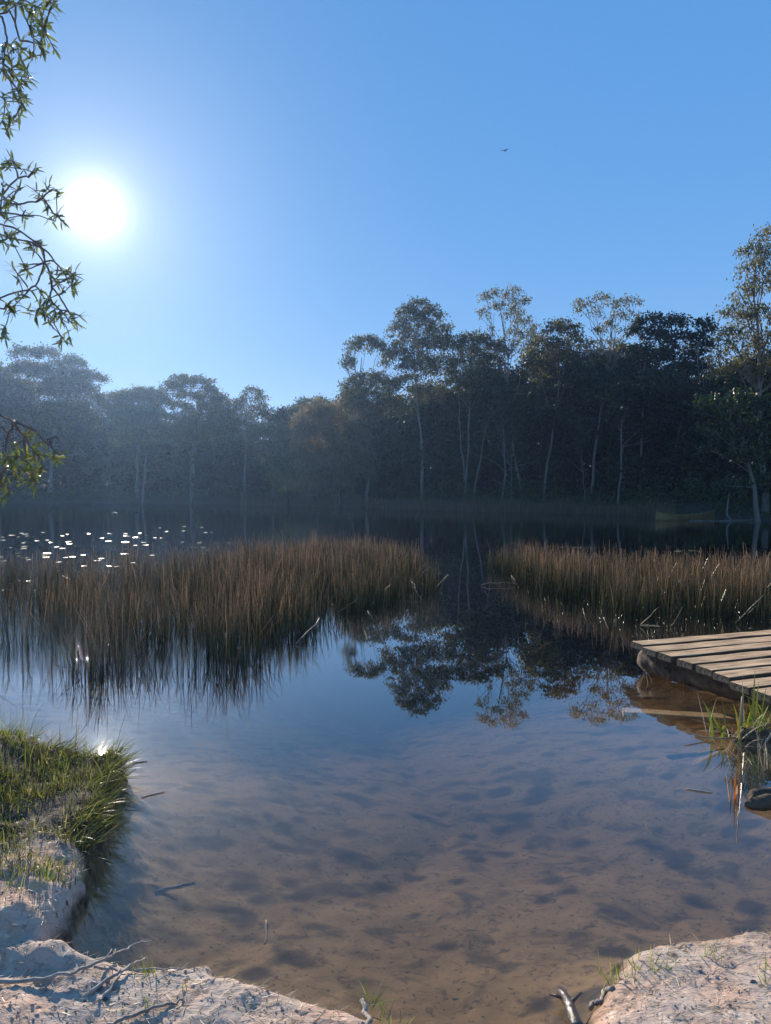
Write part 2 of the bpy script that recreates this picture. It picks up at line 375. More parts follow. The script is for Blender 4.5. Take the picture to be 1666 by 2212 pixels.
def plank_mat():
    m, nt, N, L = new_mat('weathered_plank')
    out = N('ShaderNodeOutputMaterial'); b = N('ShaderNodeBsdfPrincipled', i_Roughness=.8); b.inputs['Specular IOR Level'].default_value = .3
    tc = N('ShaderNodeTexCoord'); oi = N('ShaderNodeObjectInfo')
    ad = N('ShaderNodeVectorMath', operation='MULTIPLY_ADD'); L(oi.outputs['Random'], ad.inputs[0]); ad.inputs[1].default_value = (9, 5, 3); L(tc.outputs['Object'], ad.inputs[2])
    mp = N('ShaderNodeMapping'); mp.inputs['Scale'].default_value = (.9, 14, 14); L(ad.outputs[0], mp.inputs[0])
    n1 = N('ShaderNodeTexNoise', i_Scale=2.2, i_Detail=8.0, i_Roughness=.7, i_Distortion=.6); L(mp.outputs[0], n1.inputs['Vector'])
    r = ramp(nt, [(.34, (.10, .055, .03)), (.43, (.46, .275, .14)), (.58, (.72, .48, .275)), (.75, (.80, .60, .39))]); L(n1.outputs[0], r.inputs[0])
    n2 = N('ShaderNodeTexNoise', i_Scale=3.0, i_Detail=5.0); L(ad.outputs[0], n2.inputs['Vector'])
    r2 = ramp(nt, [(.35, (.55, .52, .5)), (.6, (1, 1, 1))]); L(n2.outputs[0], r2.inputs[0])
    mc = N('ShaderNodeMix', data_type='RGBA', blend_type='MULTIPLY'); mc.inputs[0].default_value = .8; L(r.outputs[0], mc.inputs[6]); L(r2.outputs[0], mc.inputs[7])
    # sawn ends: dark mossy end grain
    sx = N('ShaderNodeSeparateXYZ'); L(tc.outputs['Normal'], sx.inputs[0]); ab = N('ShaderNodeMath', operation='ABSOLUTE'); L(sx.outputs[0], ab.inputs[0])
    gt = N('ShaderNodeMath', operation='GREATER_THAN'); gt.inputs[1].default_value = .6; L(ab.outputs[0], gt.inputs[0])
    n3 = N('ShaderNodeTexNoise', i_Scale=40.0, i_Detail=4.0); L(tc.outputs['Object'], n3.inputs['Vector'])
    r3 = ramp(nt, [(.35, (.045, .038, .026)), (.65, (.20, .155, .105))]); L(n3.outputs[0], r3.inputs[0])
    me = N('ShaderNodeMix', data_type='RGBA'); L(gt.outputs[0], me.inputs[0]); L(mc.outputs[2], me.inputs[6]); L(r3.outputs[0], me.inputs[7])
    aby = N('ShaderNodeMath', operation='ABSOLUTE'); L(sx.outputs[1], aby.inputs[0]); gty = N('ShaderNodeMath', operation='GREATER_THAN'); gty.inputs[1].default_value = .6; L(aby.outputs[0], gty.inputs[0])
    ms = N('ShaderNodeMix', data_type='RGBA'); L(gty.outputs[0], ms.inputs[0]); L(me.outputs[2], ms.inputs[6]); ms.inputs[7].default_value = (.085, .058, .038, 1)  # long side faces: shade of the gaps painted in as dark brown
    bp = N('ShaderNodeBump', i_Strength=.6, i_Distance=.006); L(n1.outputs[0], bp.inputs['Height'])
    L(ms.outputs[2], b.inputs['Base Color']); L(bp.outputs[0], b.inputs['Normal']); L(b.outputs[0], out.inputs[0])
    return m
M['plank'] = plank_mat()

def simple_mat(name, c1, c2, scale, rough, spec=.4):
    m, nt, N, L = new_mat(name)
    out = N('ShaderNodeOutputMaterial'); b = N('ShaderNodeBsdfPrincipled', i_Roughness=rough); b.inputs['Specular IOR Level'].default_value = spec
    tc = N('ShaderNodeTexCoord'); n = N('ShaderNodeTexNoise', i_Scale=scale, i_Detail=6.0); L(tc.outputs['Object'], n.inputs['Vector'])
    r = ramp(nt, [(.35, c1), (.65, c2)]); L(n.outputs[0], r.inputs[0]); L(r.outputs[0], b.inputs['Base Color']); L(b.outputs[0], out.inputs[0])
    return m
M['canoe'] = simple_mat('yellow_hull', (.17, .11, .04), (.26, .17, .06), 4, .5)
M['canoe_in'] = simple_mat('canoe_trim', (.10, .07, .04), (.22, .15, .08), 6, .6)
M['sunk'] = simple_mat('sunken_wood', (.42, .26, .12), (.58, .38, .19), 5, .9, .1)
M['stone'] = simple_mat('clay_crumb', (.22, .16, .13), (.62, .52, .46), 20, .9)
M['bird'] = simple_mat('dark_feather', (.02, .02, .025), (.05, .05, .06), 20, .7)

# ------------------------------------------------------------------ ground
def W(px, py): return tuple(at(px, py, 0.0)[:2])
WATER = [(.22, 1.45), (.30, 1.75), W(1268, 2230), W(1312, 2150), W(1340, 2098), W(1410, 2062), W(1500, 2045), W(1600, 2030), (1.75, 2.62), (2.15, 2.9),
         (2.5, 3.5), (2.62, 4.2), (2.75, 4.75), (2.45, 4.85), (2.4, 5.0), (2.7, 5.2), (3.3, 5.5), (4.2, 6.2), (6.5, 8.5), (11, 13), (17, 22), (21, 30),
         W(1666, 1128), W(1560, 1120), W(1440, 1117), W(1300, 1109), W(1150, 1105), W(1000, 1103), W(850, 1099), W(760, 1095), W(640, 1092), W(520, 1090),
         W(400, 1089), W(200, 1088), W(0, 1089), W(-250, 1090), (-75, 55), (-50, 30), (-20, 14), (-8, 8.5), (-4.2, 6.0), (-3.2, 5.15), (-2.7, 4.7), (-2.3, 4.5), (-2.0, 4.34),
         (-1.75, 4.3), W(262, 1668), W(272, 1690), W(256, 1730), W(232, 1768), W(234, 1800), W(222, 1832), W(190, 1862), W(187, 1905), W(190, 1935), W(178, 1975), W(160, 2010), W(128, 2060), W(98, 2100),
         (-1.16, 2.60), (-1.0, 2.535), (-.8, 2.50), (-.62, 2.515), (-.45, 2.42), (-.28, 2.375), (-.12, 2.32), (0.0, 2.22), (.07, 2.1), (.12, 1.9), (.10, 1.6)]
WATER = np.array(WATER)

def seg_dist(x, y, poly):
    x = np.asarray(x, float); y = np.asarray(y, float)
    best = np.full(x.shape, 1e9); inside = np.zeros(x.shape, bool)
    n = len(poly)
    for i in range(n):
        ax, ay = poly[i]; bx, by = poly[(i + 1) % n]
        dx, dy = bx - ax, by - ay
        t = np.clip(((x - ax) * dx + (y - ay) * dy) / (dx * dx + dy * dy + 1e-12), 0, 1)
        best = np.minimum(best, (x - ax - t * dx) ** 2 + (y - ay - t * dy) ** 2)
        c = ((ay > y) != (by > y)) & (x < (bx - ax) * (y - ay) / (by - ay + 1e-12) + ax)
        inside ^= c
    d = np.sqrt(best)
    return np.where(inside, d, -d)     # > 0 in the water

def ground_z(x, y):
    x = np.asarray(x, float); y = np.asarray(y, float)
    near = 1 - sstep(9, 22, np.hypot(x, y))
    jx = (fbm(x, y, 3, 3.2) * .035 + fbm(x, y, 2, 13.) * .016 + fbm(x + 7, y, 2, 5.5) * .03) * near + fbm(x, y, 2, .3) * .8 * (1 - near)
    s = -seg_dist(x, y, WATER) + jx           # > 0 on land
    # land
    lump = fbm(x + 5, y, 3, 1.7) * .035 + fbm(x, y + 3, 3, 7.0) * .010 + np.abs(fbm(x, y, 3, 17.0)) * -.011 + fbm(x, y, 2, 48.0) * .004
    left = sstep(-.9, -1.25, x) * sstep(2.40, 2.47, y + fbm(x, y, 2, 4.0) * .05)
    lump = lump + left * ((.5 - np.abs(fbm(x, y + 2, 3, 2.6))) * .09 - .02 + fbm(x, y, 3, 11.0) * .012) * sstep(3.6, 3.2, y)
    top = .09 + .085 * left + .035 * np.clip(s, 0, 1.5) * (1 - left)
    edge = sstep(4.75, 4.2, y) * left                            # the grassy point drops towards the far side
    top = top - .11 * left * (1 - edge) + .11 * left * sstep(-1.75, -2.5, x) * sstep(4.75, 4.35, y) * sstep(3.0, 3.6, y)
    nearland = top * (1 - np.exp(-np.clip(s, 0, 9) / .032)) + lump * sstep(0, .1, s) + .02 * np.clip(s, 0, 3)
    farland = .7 * (1 - np.exp(-np.clip(s, 0, 99) / 2.5)) + .07 * np.clip(s, 0, 60) + fbm(x, y, 3, .5) * .15 * sstep(0, 2, s)
    land = nearland * near + farland * (1 - near)
    # bed
    d = np.clip(-s, 0, 99)
    bed = -.06 - .20 * (1 - np.exp(-d / .22)) - .05 * d - .035 * d * d
    bed = np.maximum(bed, -1.7) + (fbm(x, y + 9, 2, 1.0) * .04 + fbm(x, y, 3, 5.0) * .005) * sstep(.1, .6, d)
    bed = np.minimum(bed, -.03)
    k = sstep(-.03, .0, s)
    return bed * (1 - k) + np.maximum(land, -.02) * k

def make_ground():
    a = np.concatenate([np.arange(-37, 37, .2), np.arange(37, 323, 4.0)]) * math.pi / 180
    r = [0.25]
    while r[-1] < 300:
        q = r[-1]; r.append(q * (1.03 if q < 1.6 else 1.0052 if q < 6 else 1.02 if q < 14 else 1.045))
    r = np.array(r)
    A, R = np.meshgrid(a, r)
    X = R * np.sin(A); Y = R * np.cos(A)
    Z = ground_z(X, Y)
    n, k = X.shape
    i = np.arange(n - 1)[:, None] * k; j = np.arange(k)[None]; jn = (j + 1) % k
    F = np.stack([i + j, i + jn, i + k + jn, i + k + j], -1).reshape(-1, 4)
    mb = MB(); mb.add(np.stack([X, Y, Z], -1), [F[:, ::-1]])
    mb.add(np.array([[0, 0, float(ground_z(0., 0.))]]), []); c = mb.n - 1
    jj = np.arange(k); mb.f.setdefault(3, []).append(np.stack([np.full(k, c), (jj + 1) % k, jj], -1))
    return tag(mb.build('ground', M['ground'], smooth=True), kind='structure')
make_ground()

def make_water():
    x0, x1, y0, y1, z0, z1 = -130, 60, .6, 90, -2.6, 0
    v = [(x, y, z) for z in (z0, z1) for (x, y) in ((x0, y0), (x1, y0), (x1, y1), (x0, y1))]
    f = [(3, 2, 1, 0), (4, 5, 6, 7), (0, 1, 5, 4), (1, 2, 6, 5), (2, 3, 7, 6), (3, 0, 4, 7)]
    mb = MB(); mb.add(v, [f]); return tag(mb.build('water', M['water']), kind='structure')
make_water()

def gz(x, y): return float(ground_z(np.array([x]), np.array([y]))[0])

# ------------------------------------------------------------------ far trees
def shore_y(px):
    xs = [-400, 0, 200, 400, 520, 640, 760, 850, 1000, 1150, 1300, 1440, 1560, 1666, 1900]
    ys = [W(p, q)[1] for p, q in ((-250, 1090), (0, 1089), (200, 1088), (400, 1089), (520, 1090), (640, 1092), (760, 1095), (850, 1099), (1000, 1103), (1150, 1105), (1300, 1109), (1440, 1117), (1560, 1120), (1666, 1128), (1666, 1132))]
    return float(np.interp(px, xs, ys))

def limb_path(a, b, sag=.12, K=6):
    a = np.asarray(a, float); b = np.asarray(b, float); t = np.linspace(0, 1, K)[:, None]
    L = np.linalg.norm(b - a)
    mid = (a + b) / 2 + rng.normal(size=3) * L * .06 + np.array([0, 0, sag * L * .3])
    P = (1 - t) ** 2 * a + 2 * t * (1 - t) * mid + t * t * b
    P[1:-1] += rng.normal(size=(K - 2, 3)) * L * .012
    return P

def crown_leaves(mb, clumps, Y, dens, n_per, sig, L, Wd, droop, depth_k=.8):
    """clumps: (px, py, rx, rz) measured at distance Y -> real ellipsoids of foliage made of twig sprays of single leaves"""
    m = Y / FPX; cen = []
    for (px, py, rx, rz) in clumps:
        c = pd(px, py, Y); rx, rz = rx * m * 1.22, rz * m * 1.26; ry = depth_k * rx
        c = c + np.array([0, rng.normal() * .35 * rx, 0])
        n = max(6, int(dens * (rx * rz) ** .9 * 6))
        u = nrm(rng.normal(size=(n, 3))); u[:, 2] = np.where(u[:, 2] < -.35, -u[:, 2], u[:, 2])
        rad = rng.uniform(.25, 1.0, n) ** .45
        rough = 1 + .22 * np.sin(u[:, 0] * 5 + px) * np.cos(u[:, 2] * 6 + py) + rng.normal(size=n) * .08
        S = c + u * (rad * rough)[:, None] * np.array([rx, ry, rz]); S[:, 2] -= rz * .12
        k = rng.poisson(n_per, n) + 2
        P = np.repeat(S, k, 0); out = np.repeat(u, k, 0)
        P = P + rng.normal(size=P.shape) * np.array([sig, sig, sig * .7])
        D = rng.normal(size=P.shape) * .7 + out * .5; D[:, 2] -= droop * 1.4
        sz = rng.uniform(.6, 1.25, len(P))
        leaf_quads(mb, P, D, L * sz, Wd * sz)
        cen.append((c, rx, rz))
    return cen

LEAF = {  # material, density, leaves per spray, spray sigma, leaf length, width, droop
    'euc': ('euc', 9.0, 13, .19, .23, .10, .7), 'airy': ('euc_pale', 5.0, 12, .18, .22, .085, .9), 'dark': ('dark', 9.0, 13, .20, .24, .12, .2),
    'green': ('green', 9.0, 13, .20, .22, .11, .2), 'glossy': ('glossy', 8.0, 12, .20, .24, .13, .35), 'olive': ('olive', 8.0, 13, .20, .22, .09, .5),
    'dome': ('euc', 9.5, 13, .22, .26, .13, .2), 'plume': ('plume', 8.0, 16, .22, .48, .045, .9), 'tall': ('euc_pale', 8.0, 12, .17, .19, .075, .9)}

def tree(name, label, kind, Y, base_px, clumps, bark='bark_mid', r0=.16, extra_trunks=(), low_limbs=0, fork=.55, cat='tree', shade=1.0):
    bx = (base_px - CX) / FPX * Y / (cp + 0) ; bz = gz(bx, Y)
    root = empty(name, (bx, Y, bz), label, cat)
    org = np.array([bx, Y, bz])
    matn, dens, n_per, sig, L, Wd, droop = LEAF[kind]
    lm = MB(); cen = crown_leaves(lm, clumps, Y, dens * shade, n_per, sig, L, Wd, droop)
    C = np.array([c for c, _, _ in cen]); top = C[:, 2].max()
    tm = MB()
    base = org.copy(); base[2] -= .3
    ctr = np.array([C[:, 0].mean(), Y, 0])
    H = top - bz
    def trunk(b, lean_to, h, r):
        r = r * .75
        t = np.linspace(0, 1, 9)[:, None]
        P = np.array(b) + np.array([0, 0, 1.0]) * h * t
        P[:, 0] += (lean_to - b[0]) * (t[:, 0] ** 1.4) + np.cumsum(rng.normal(size=9) * .035 * math.sqrt(h))
        P[:, 0] -= (P[0, 0] - b[0]); P[:, 1] += np.cumsum(rng.normal(size=9) * .03 * math.sqrt(h))
        R = r * (1.1 - .9 * t[:, 0]); R[0] *= 1.35
        tm.tube(P, R, 7)
        return P, R
    P, R = trunk(base, ctr[0], H * .93, r0)
    for dx, hh in extra_trunks:
        trunk(base + np.array([dx, rng.normal() * .1, 0]), ctr[0] + dx * 4, H * hh, r0 * .75)
    tr = tm.build('trunk', M[bark], root, True, org)
    bm_ = MB()
    order = np.argsort(C[:, 2])
    for ci in order:
        c, rx, rz = cen[ci]
        zt = bz + (c[2] - bz) * rng.uniform(fork, .82)
        i = int(np.clip(np.searchsorted(P[:, 2], zt), 1, len(P) - 2))
        st = P[i]; lr = max(.016, min(R[i] * .6, .012 * np.linalg.norm(c - st) + .014))
        path = limb_path(st, c + np.array([0, 0, -rz * .2]))
        bm_.tube(path, np.linspace(lr, lr * .4, len(path)), 5)
        for _ in range(4):
            tip = c + nrm(rng.normal(size=3) + np.array([0, 0, .5])) * np.array([rx, rx * .8, rz]) * .75
            p2 = limb_path(path[rng.integers(3, 6)], tip, K=4)
            bm_.tube(p2, np.linspace(lr * .38, .012, 4), 4, cap=False)
    for _ in range(low_limbs):
        i = rng.integers(2, 6); e = P[i] + np.array([rng.normal() * 1.2, rng.normal() * .8, rng.uniform(.4, 1.6)])
        bm_.tube(limb_path(P[i], e, K=5), np.linspace(.03, .01, 5), 4, cap=False)
    bm_.build('limbs', M['bark_mid' if bark == 'bark_pale' else bark], tr, True, org)
    lm.build('crown', M[matn], root, False, org)
    return root

T = tree
# --- left, hazy side (farther away)
T('broad_tree', 'rounded hazy tree cut by the edge of the photo left of the wide multi-domed tree', 'dome', 80, -5, [(-10, 825, 42, 36), (28, 838, 28, 26), (-45, 860, 50, 45), (5, 890, 60, 45), (-60, 930, 60, 50), (20, 945, 60, 45)], r0=.3)
T('spreading_eucalypt', 'widest hazy gum tree with many flat domes under the hanging leafy branch', 'dome', 79, 110,
  [(75, 772, 28, 16), (110, 768, 24, 15), (150, 788, 26, 19), (176, 812, 24, 17), (208, 818, 20, 10), (60, 800, 28, 18), (112, 812, 38, 26), (38, 800, 20, 13), (150, 838, 42, 26), (192, 850, 28, 20), (90, 858, 58, 38), (205, 880, 34, 34), (60, 900, 50, 40), (150, 905, 55, 40)], 'bark_pale', .3)
T('umbrella_eucalypt', 'low hazy gum with one smooth umbrella dome', 'dome', 78, 300, [(300, 848, 36, 15), (268, 860, 27, 15), (336, 858, 28, 15), (356, 874, 18, 14), (300, 876, 48, 20), (255, 884, 24, 18), (300, 905, 50, 25)], 'bark_pale', .24)
T('double_dome_eucalypt', 'hazy gum with two stepped domes and bare pale limbs showing beneath', 'dome', 77, 415, [(398, 826, 30, 13), (374, 838, 22, 13), (428, 830, 28, 13), (455, 855, 26, 17), (476, 868, 20, 15), (410, 858, 32, 11), (390, 878, 24, 10), (450, 893, 40, 24), (482, 900, 28, 24), (440, 930, 45, 30)], 'bark_pale', .26)
T('sparse_tree', 'thin see-through tree top with a leaning right-hand tuft at the low gap of the skyline', 'euc', 72, 530, [(547, 848, 18, 9), (563, 864, 14, 9), (530, 862, 14, 8), (508, 880, 25, 16), (555, 890, 24, 16), (500, 908, 40, 22), (568, 900, 20, 14), (530, 928, 50, 25), (480, 925, 35, 26)], 'bark_mid', .2)
T('small_tree', 'small dark tree at the lowest dip of the skyline', 'dark', 71, 612, [(600, 900, 20, 14), (625, 898, 18, 15), (642, 890, 16, 12), (610, 928, 35, 24), (630, 955, 35, 30)], 'bark_dark', .16)
T('bushy_tree', 'dense green bushy tree just right of the dip in the skyline', 'green', 70, 685, [(668, 872, 26, 15), (698, 872, 20, 14), (655, 898, 28, 20), (690, 904, 34, 24), (722, 884, 16, 12), (715, 908, 28, 24), (660, 940, 40, 30)], 'bark_mid', .2)
T('rounded_shrub_tree', 'lighter olive rounded tree below the umbrella dome', 'green', 74, 308, [(310, 893, 38, 15), (272, 908, 34, 18), (350, 905, 34, 19), (310, 926, 58, 26), (285, 950, 40, 26), (350, 945, 40, 26)], 'bark_mid', .18)
T('drooping_olive_tree', 'pale olive tree with ragged hanging foliage below the two stepped domes', 'olive', 73, 412, [(408, 903, 24, 16), (424, 932, 26, 22), (394, 928, 26, 20), (400, 950, 24, 14)], 'bark_mid', .14)
T('ragged_tree', 'brownish ragged tree in front of the thin see-through tree', 'olive', 66, 590, [(590, 930, 40, 18), (560, 945, 35, 20), (615, 950, 30, 20), (575, 972, 40, 16), (500, 955, 35, 16), (600, 985, 30, 14)], 'bark_mid', .15)
T('feathery_she_oak', 'feathery brownish she-oak leaning left with sunlit plumes at the middle of the shore', 'plume', 58, 735,
  [(648, 920, 16, 26), (655, 950, 20, 36), (680, 905, 26, 34), (715, 900, 30, 28), (690, 950, 40, 40), (665, 990, 34, 34), (735, 945, 45, 45), (735, 1000, 50, 45), (700, 1030, 50, 40), (765, 1010, 40, 50), (770, 940, 35, 45), (675, 1050, 34, 24)], 'bark_dark', .2)
T('low_bush', 'light green bush with bright leaves low beside the she-oak plumes', 'green', 63, 625, [(610, 985, 24, 18), (625, 1010, 26, 18), (590, 1005, 22, 16), (605, 1035, 30, 18), (640, 1050, 26, 20)], 'bark_dark', .08, cat='bush')
# --- right, nearer side
T('window_eucalypt', 'gum tree with a round window of sky through its crown, first on the taller stand', 'euc', 60, 795,
  [(792, 738, 26, 15), (768, 752, 18, 14), (818, 752, 22, 17), (753, 778, 12, 14), (838, 778, 14, 22), (750, 792, 11, 9), (792, 818, 32, 15), (764, 838, 25, 20), (822, 832, 28, 22), (800, 860, 50, 28), (765, 880, 40, 28), (840, 880, 35, 30)], 'bark_pale', .18)
T('domed_eucalypt', 'tall gum with a full triangular dome and a thin pale leaning trunk', 'euc', 58, 913,
  [(905, 664, 25, 15), (882, 680, 26, 18), (930, 686, 26, 20), (860, 710, 20, 16), (950, 716, 24, 22), (906, 708, 34, 20), (880, 738, 32, 20), (962, 742, 20, 18), (932, 757, 38, 26), (862, 768, 22, 20), (900, 798, 42, 28), (950, 798, 32, 28), (880, 835, 40, 25), (930, 850, 40, 28)], 'bark_pale', .17)
T('round_eucalypt', 'lower rounded brownish gum filling the gap beside the tallest airy pair', 'euc', 57, 1010,
  [(1020, 733, 28, 14), (995, 748, 20, 16), (1046, 743, 23, 14), (1070, 754, 20, 16), (1022, 768, 38, 22), (1062, 784, 28, 20), (1000, 798, 34, 26), (1040, 820, 40, 24), (985, 840, 40, 28)], 'bark_pale', .13, ((-.35, .7), (.4, .75)))
T('airy_eucalypt', 'tallest airy gum of the far bank with two thin heads against the sky', 'airy', 56, 1128,
  [(1052, 648, 18, 15), (1078, 637, 20, 15), (1108, 634, 18, 14), (1122, 655, 18, 15), (1046, 678, 13, 14), (1085, 668, 22, 14), (1112, 684, 24, 15), (1136, 698, 25, 17), (1152, 726, 18, 22), (1110, 722, 24, 18), (1130, 756, 28, 18), (1060, 718, 10, 12), (1038, 738, 11, 11), (1085, 760, 20, 16)], 'bark_pale', .15)
T('brown_eucalypt', 'brown-leaved gum on slim pale stem between the two airy gums', 'euc', 54, 1175,
  [(1214, 702, 18, 12), (1194, 714, 18, 14), (1240, 712, 18, 16), (1230, 742, 28, 20), (1200, 752, 22, 18), (1212, 780, 38, 26), (1250, 780, 28, 26), (1160, 800, 34, 24)], 'bark_pale', .12)
T('lacy_eucalypt', 'lacy pale gum with bare forked limbs showing through a thin wide crown', 'airy', 53, 1275,
  [(1270, 648, 20, 12), (1300, 645, 18, 12), (1330, 656, 20, 12), (1360, 658, 20, 14), (1254, 674, 14, 12), (1290, 674, 18, 12), (1345, 684, 20, 14), (1376, 690, 12, 14), (1320, 704, 18, 12), (1290, 720, 18, 12), (1356, 720, 18, 12), (1270, 742, 22, 14), (1325, 745, 22, 14), (1350, 760, 24, 16)], 'bark_pale', .15, fork=.45)
T('dark_tree', 'dark layered tree directly right of the lacy gum', 'dark', 50, 1385,
  [(1405, 688, 20, 12), (1430, 698, 18, 14), (1385, 714, 20, 14), (1416, 724, 26, 16), (1390, 758, 30, 18), (1422, 776, 32, 24), (1378, 796, 30, 24), (1420, 815, 30, 16)], 'bark_mid', .14)
T('flat_topped_tree', 'dark flat topped tree with a yellow-green left shoulder', 'dark', 49, 1462,
  [(1460, 693, 20, 9), (1481, 698, 14, 10), (1448, 722, 26, 12), (1480, 733, 28, 14), (1506, 752, 18, 12), (1460, 763, 32, 14), (1500, 775, 22, 13), (1470, 800, 40, 18), (1440, 740, 16, 12)], 'bark_mid', .15)
T('small_crowned_tree', 'little dark crown on bare branches in the sky gap by the tallest right tree', 'dark', 48, 1522,
  [(1515, 702, 18, 10), (1531, 716, 15, 11), (1510, 730, 16, 9), (1537, 745, 16, 12), (1525, 790, 30, 14)], 'bark_mid', .11)
T('tall_eucalypt', 'tallest tree at the right edge with drooping sunlit leaves', 'tall', 38, 1655,
  [(1655, 520, 26, 22), (1632, 545, 24, 24), (1665, 570, 32, 28), (1615, 588, 22, 20), (1642, 618, 32, 25), (1604, 636, 20, 18), (1690, 610, 40, 40), (1610, 678, 28, 20), (1578, 682, 20, 18), (1562, 722, 20, 20), (1645, 690, 40, 30), (1590, 738, 34, 26), (1556, 775, 22, 22), (1652, 750, 45, 34), (1602, 798, 40, 32), (1665, 820, 50, 38), (1720, 700, 40, 40), (1720, 780, 40, 40)], 'bark_pale', .2)
T('broadleaf_tree', 'big-leaved glossy tree leaning over the water at the right edge', 'glossy', 36.5, 1640,
  [(1535, 872, 34, 13), (1515, 888, 18, 10), (1590, 868, 38, 18), (1645, 880, 42, 24), (1570, 908, 36, 15), (1525, 925, 18, 10), (1558, 945, 28, 13), (1625, 930, 42, 26), (1540, 968, 15, 9), (1590, 985, 34, 22), (1645, 980, 40, 28), (1560, 1045, 15, 10), (1605, 1050, 30, 16), (1660, 1050, 40, 26)], 'bark_mid', .18)
T('olive_eucalypt', 'full olive gum crown behind the stem between the tallest gum and the brown gum', 'euc', 60, 1165, [(1170, 745, 26, 20), (1150, 775, 30, 22), (1190, 775, 28, 22), (1165, 805, 36, 24)], 'bark_mid', .13)
T('olive_eucalypt', 'full olive gum crown filling the space left of the window gum crown base', 'euc', 64, 760, [(752, 860, 22, 16), (775, 850, 24, 16), (745, 890, 30, 22), (785, 885, 30, 24)], 'bark_mid', .12)
T('olive_eucalypt', 'broad olive crown spreading between the lacy gum and the dark layered tree', 'euc', 55, 1345, [(1345, 770, 30, 20), (1320, 785, 30, 20), (1375, 780, 28, 20), (1290, 775, 26, 18), (1345, 805, 40, 24)], 'bark_mid', .13)
# darker trees standing between and behind
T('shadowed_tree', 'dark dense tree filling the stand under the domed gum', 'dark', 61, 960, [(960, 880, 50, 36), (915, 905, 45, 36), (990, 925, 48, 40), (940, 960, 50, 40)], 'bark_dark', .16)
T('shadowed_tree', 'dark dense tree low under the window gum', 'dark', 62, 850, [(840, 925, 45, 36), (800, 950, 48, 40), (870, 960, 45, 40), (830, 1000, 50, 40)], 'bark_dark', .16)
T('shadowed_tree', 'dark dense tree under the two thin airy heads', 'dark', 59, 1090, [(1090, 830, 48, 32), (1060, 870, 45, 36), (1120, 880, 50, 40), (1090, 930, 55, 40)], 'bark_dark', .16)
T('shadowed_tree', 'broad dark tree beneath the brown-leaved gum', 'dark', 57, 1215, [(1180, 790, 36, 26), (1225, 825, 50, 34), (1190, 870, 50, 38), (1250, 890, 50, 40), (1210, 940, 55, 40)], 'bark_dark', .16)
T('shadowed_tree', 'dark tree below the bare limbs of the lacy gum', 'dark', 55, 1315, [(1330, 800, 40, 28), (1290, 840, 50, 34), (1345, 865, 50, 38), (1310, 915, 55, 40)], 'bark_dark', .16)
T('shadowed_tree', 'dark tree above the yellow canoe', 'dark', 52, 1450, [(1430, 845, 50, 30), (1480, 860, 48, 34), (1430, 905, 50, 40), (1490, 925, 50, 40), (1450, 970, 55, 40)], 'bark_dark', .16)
# slim pale stems along the waterline
for (px, dy, h_px, lab, rr) in ((1082, 1.2, 860, 'single slim pale stem right of the triple pale trunk', .09), (1103, 1.6, 900, 'thinnest of the pale stems between two straighter ones below the airy gum', .06),
                            (1337, 1.0, 850, 'straight lone pale stem nearest the canoe', .11), (1262, 1.4, 920, 'thin grey stem close against the trunk of the lacy gum', .06)):
    Yt = shore_y(px) + dy
    T('slender_sapling', lab, 'dark', Yt, px, [(px + rng.normal() * 6, h_px, 22, 20), (px + 12, h_px + 26, 20, 16), (px - 12, h_px + 50, 18, 14)], 'bark_pale', rr, low_limbs=3)

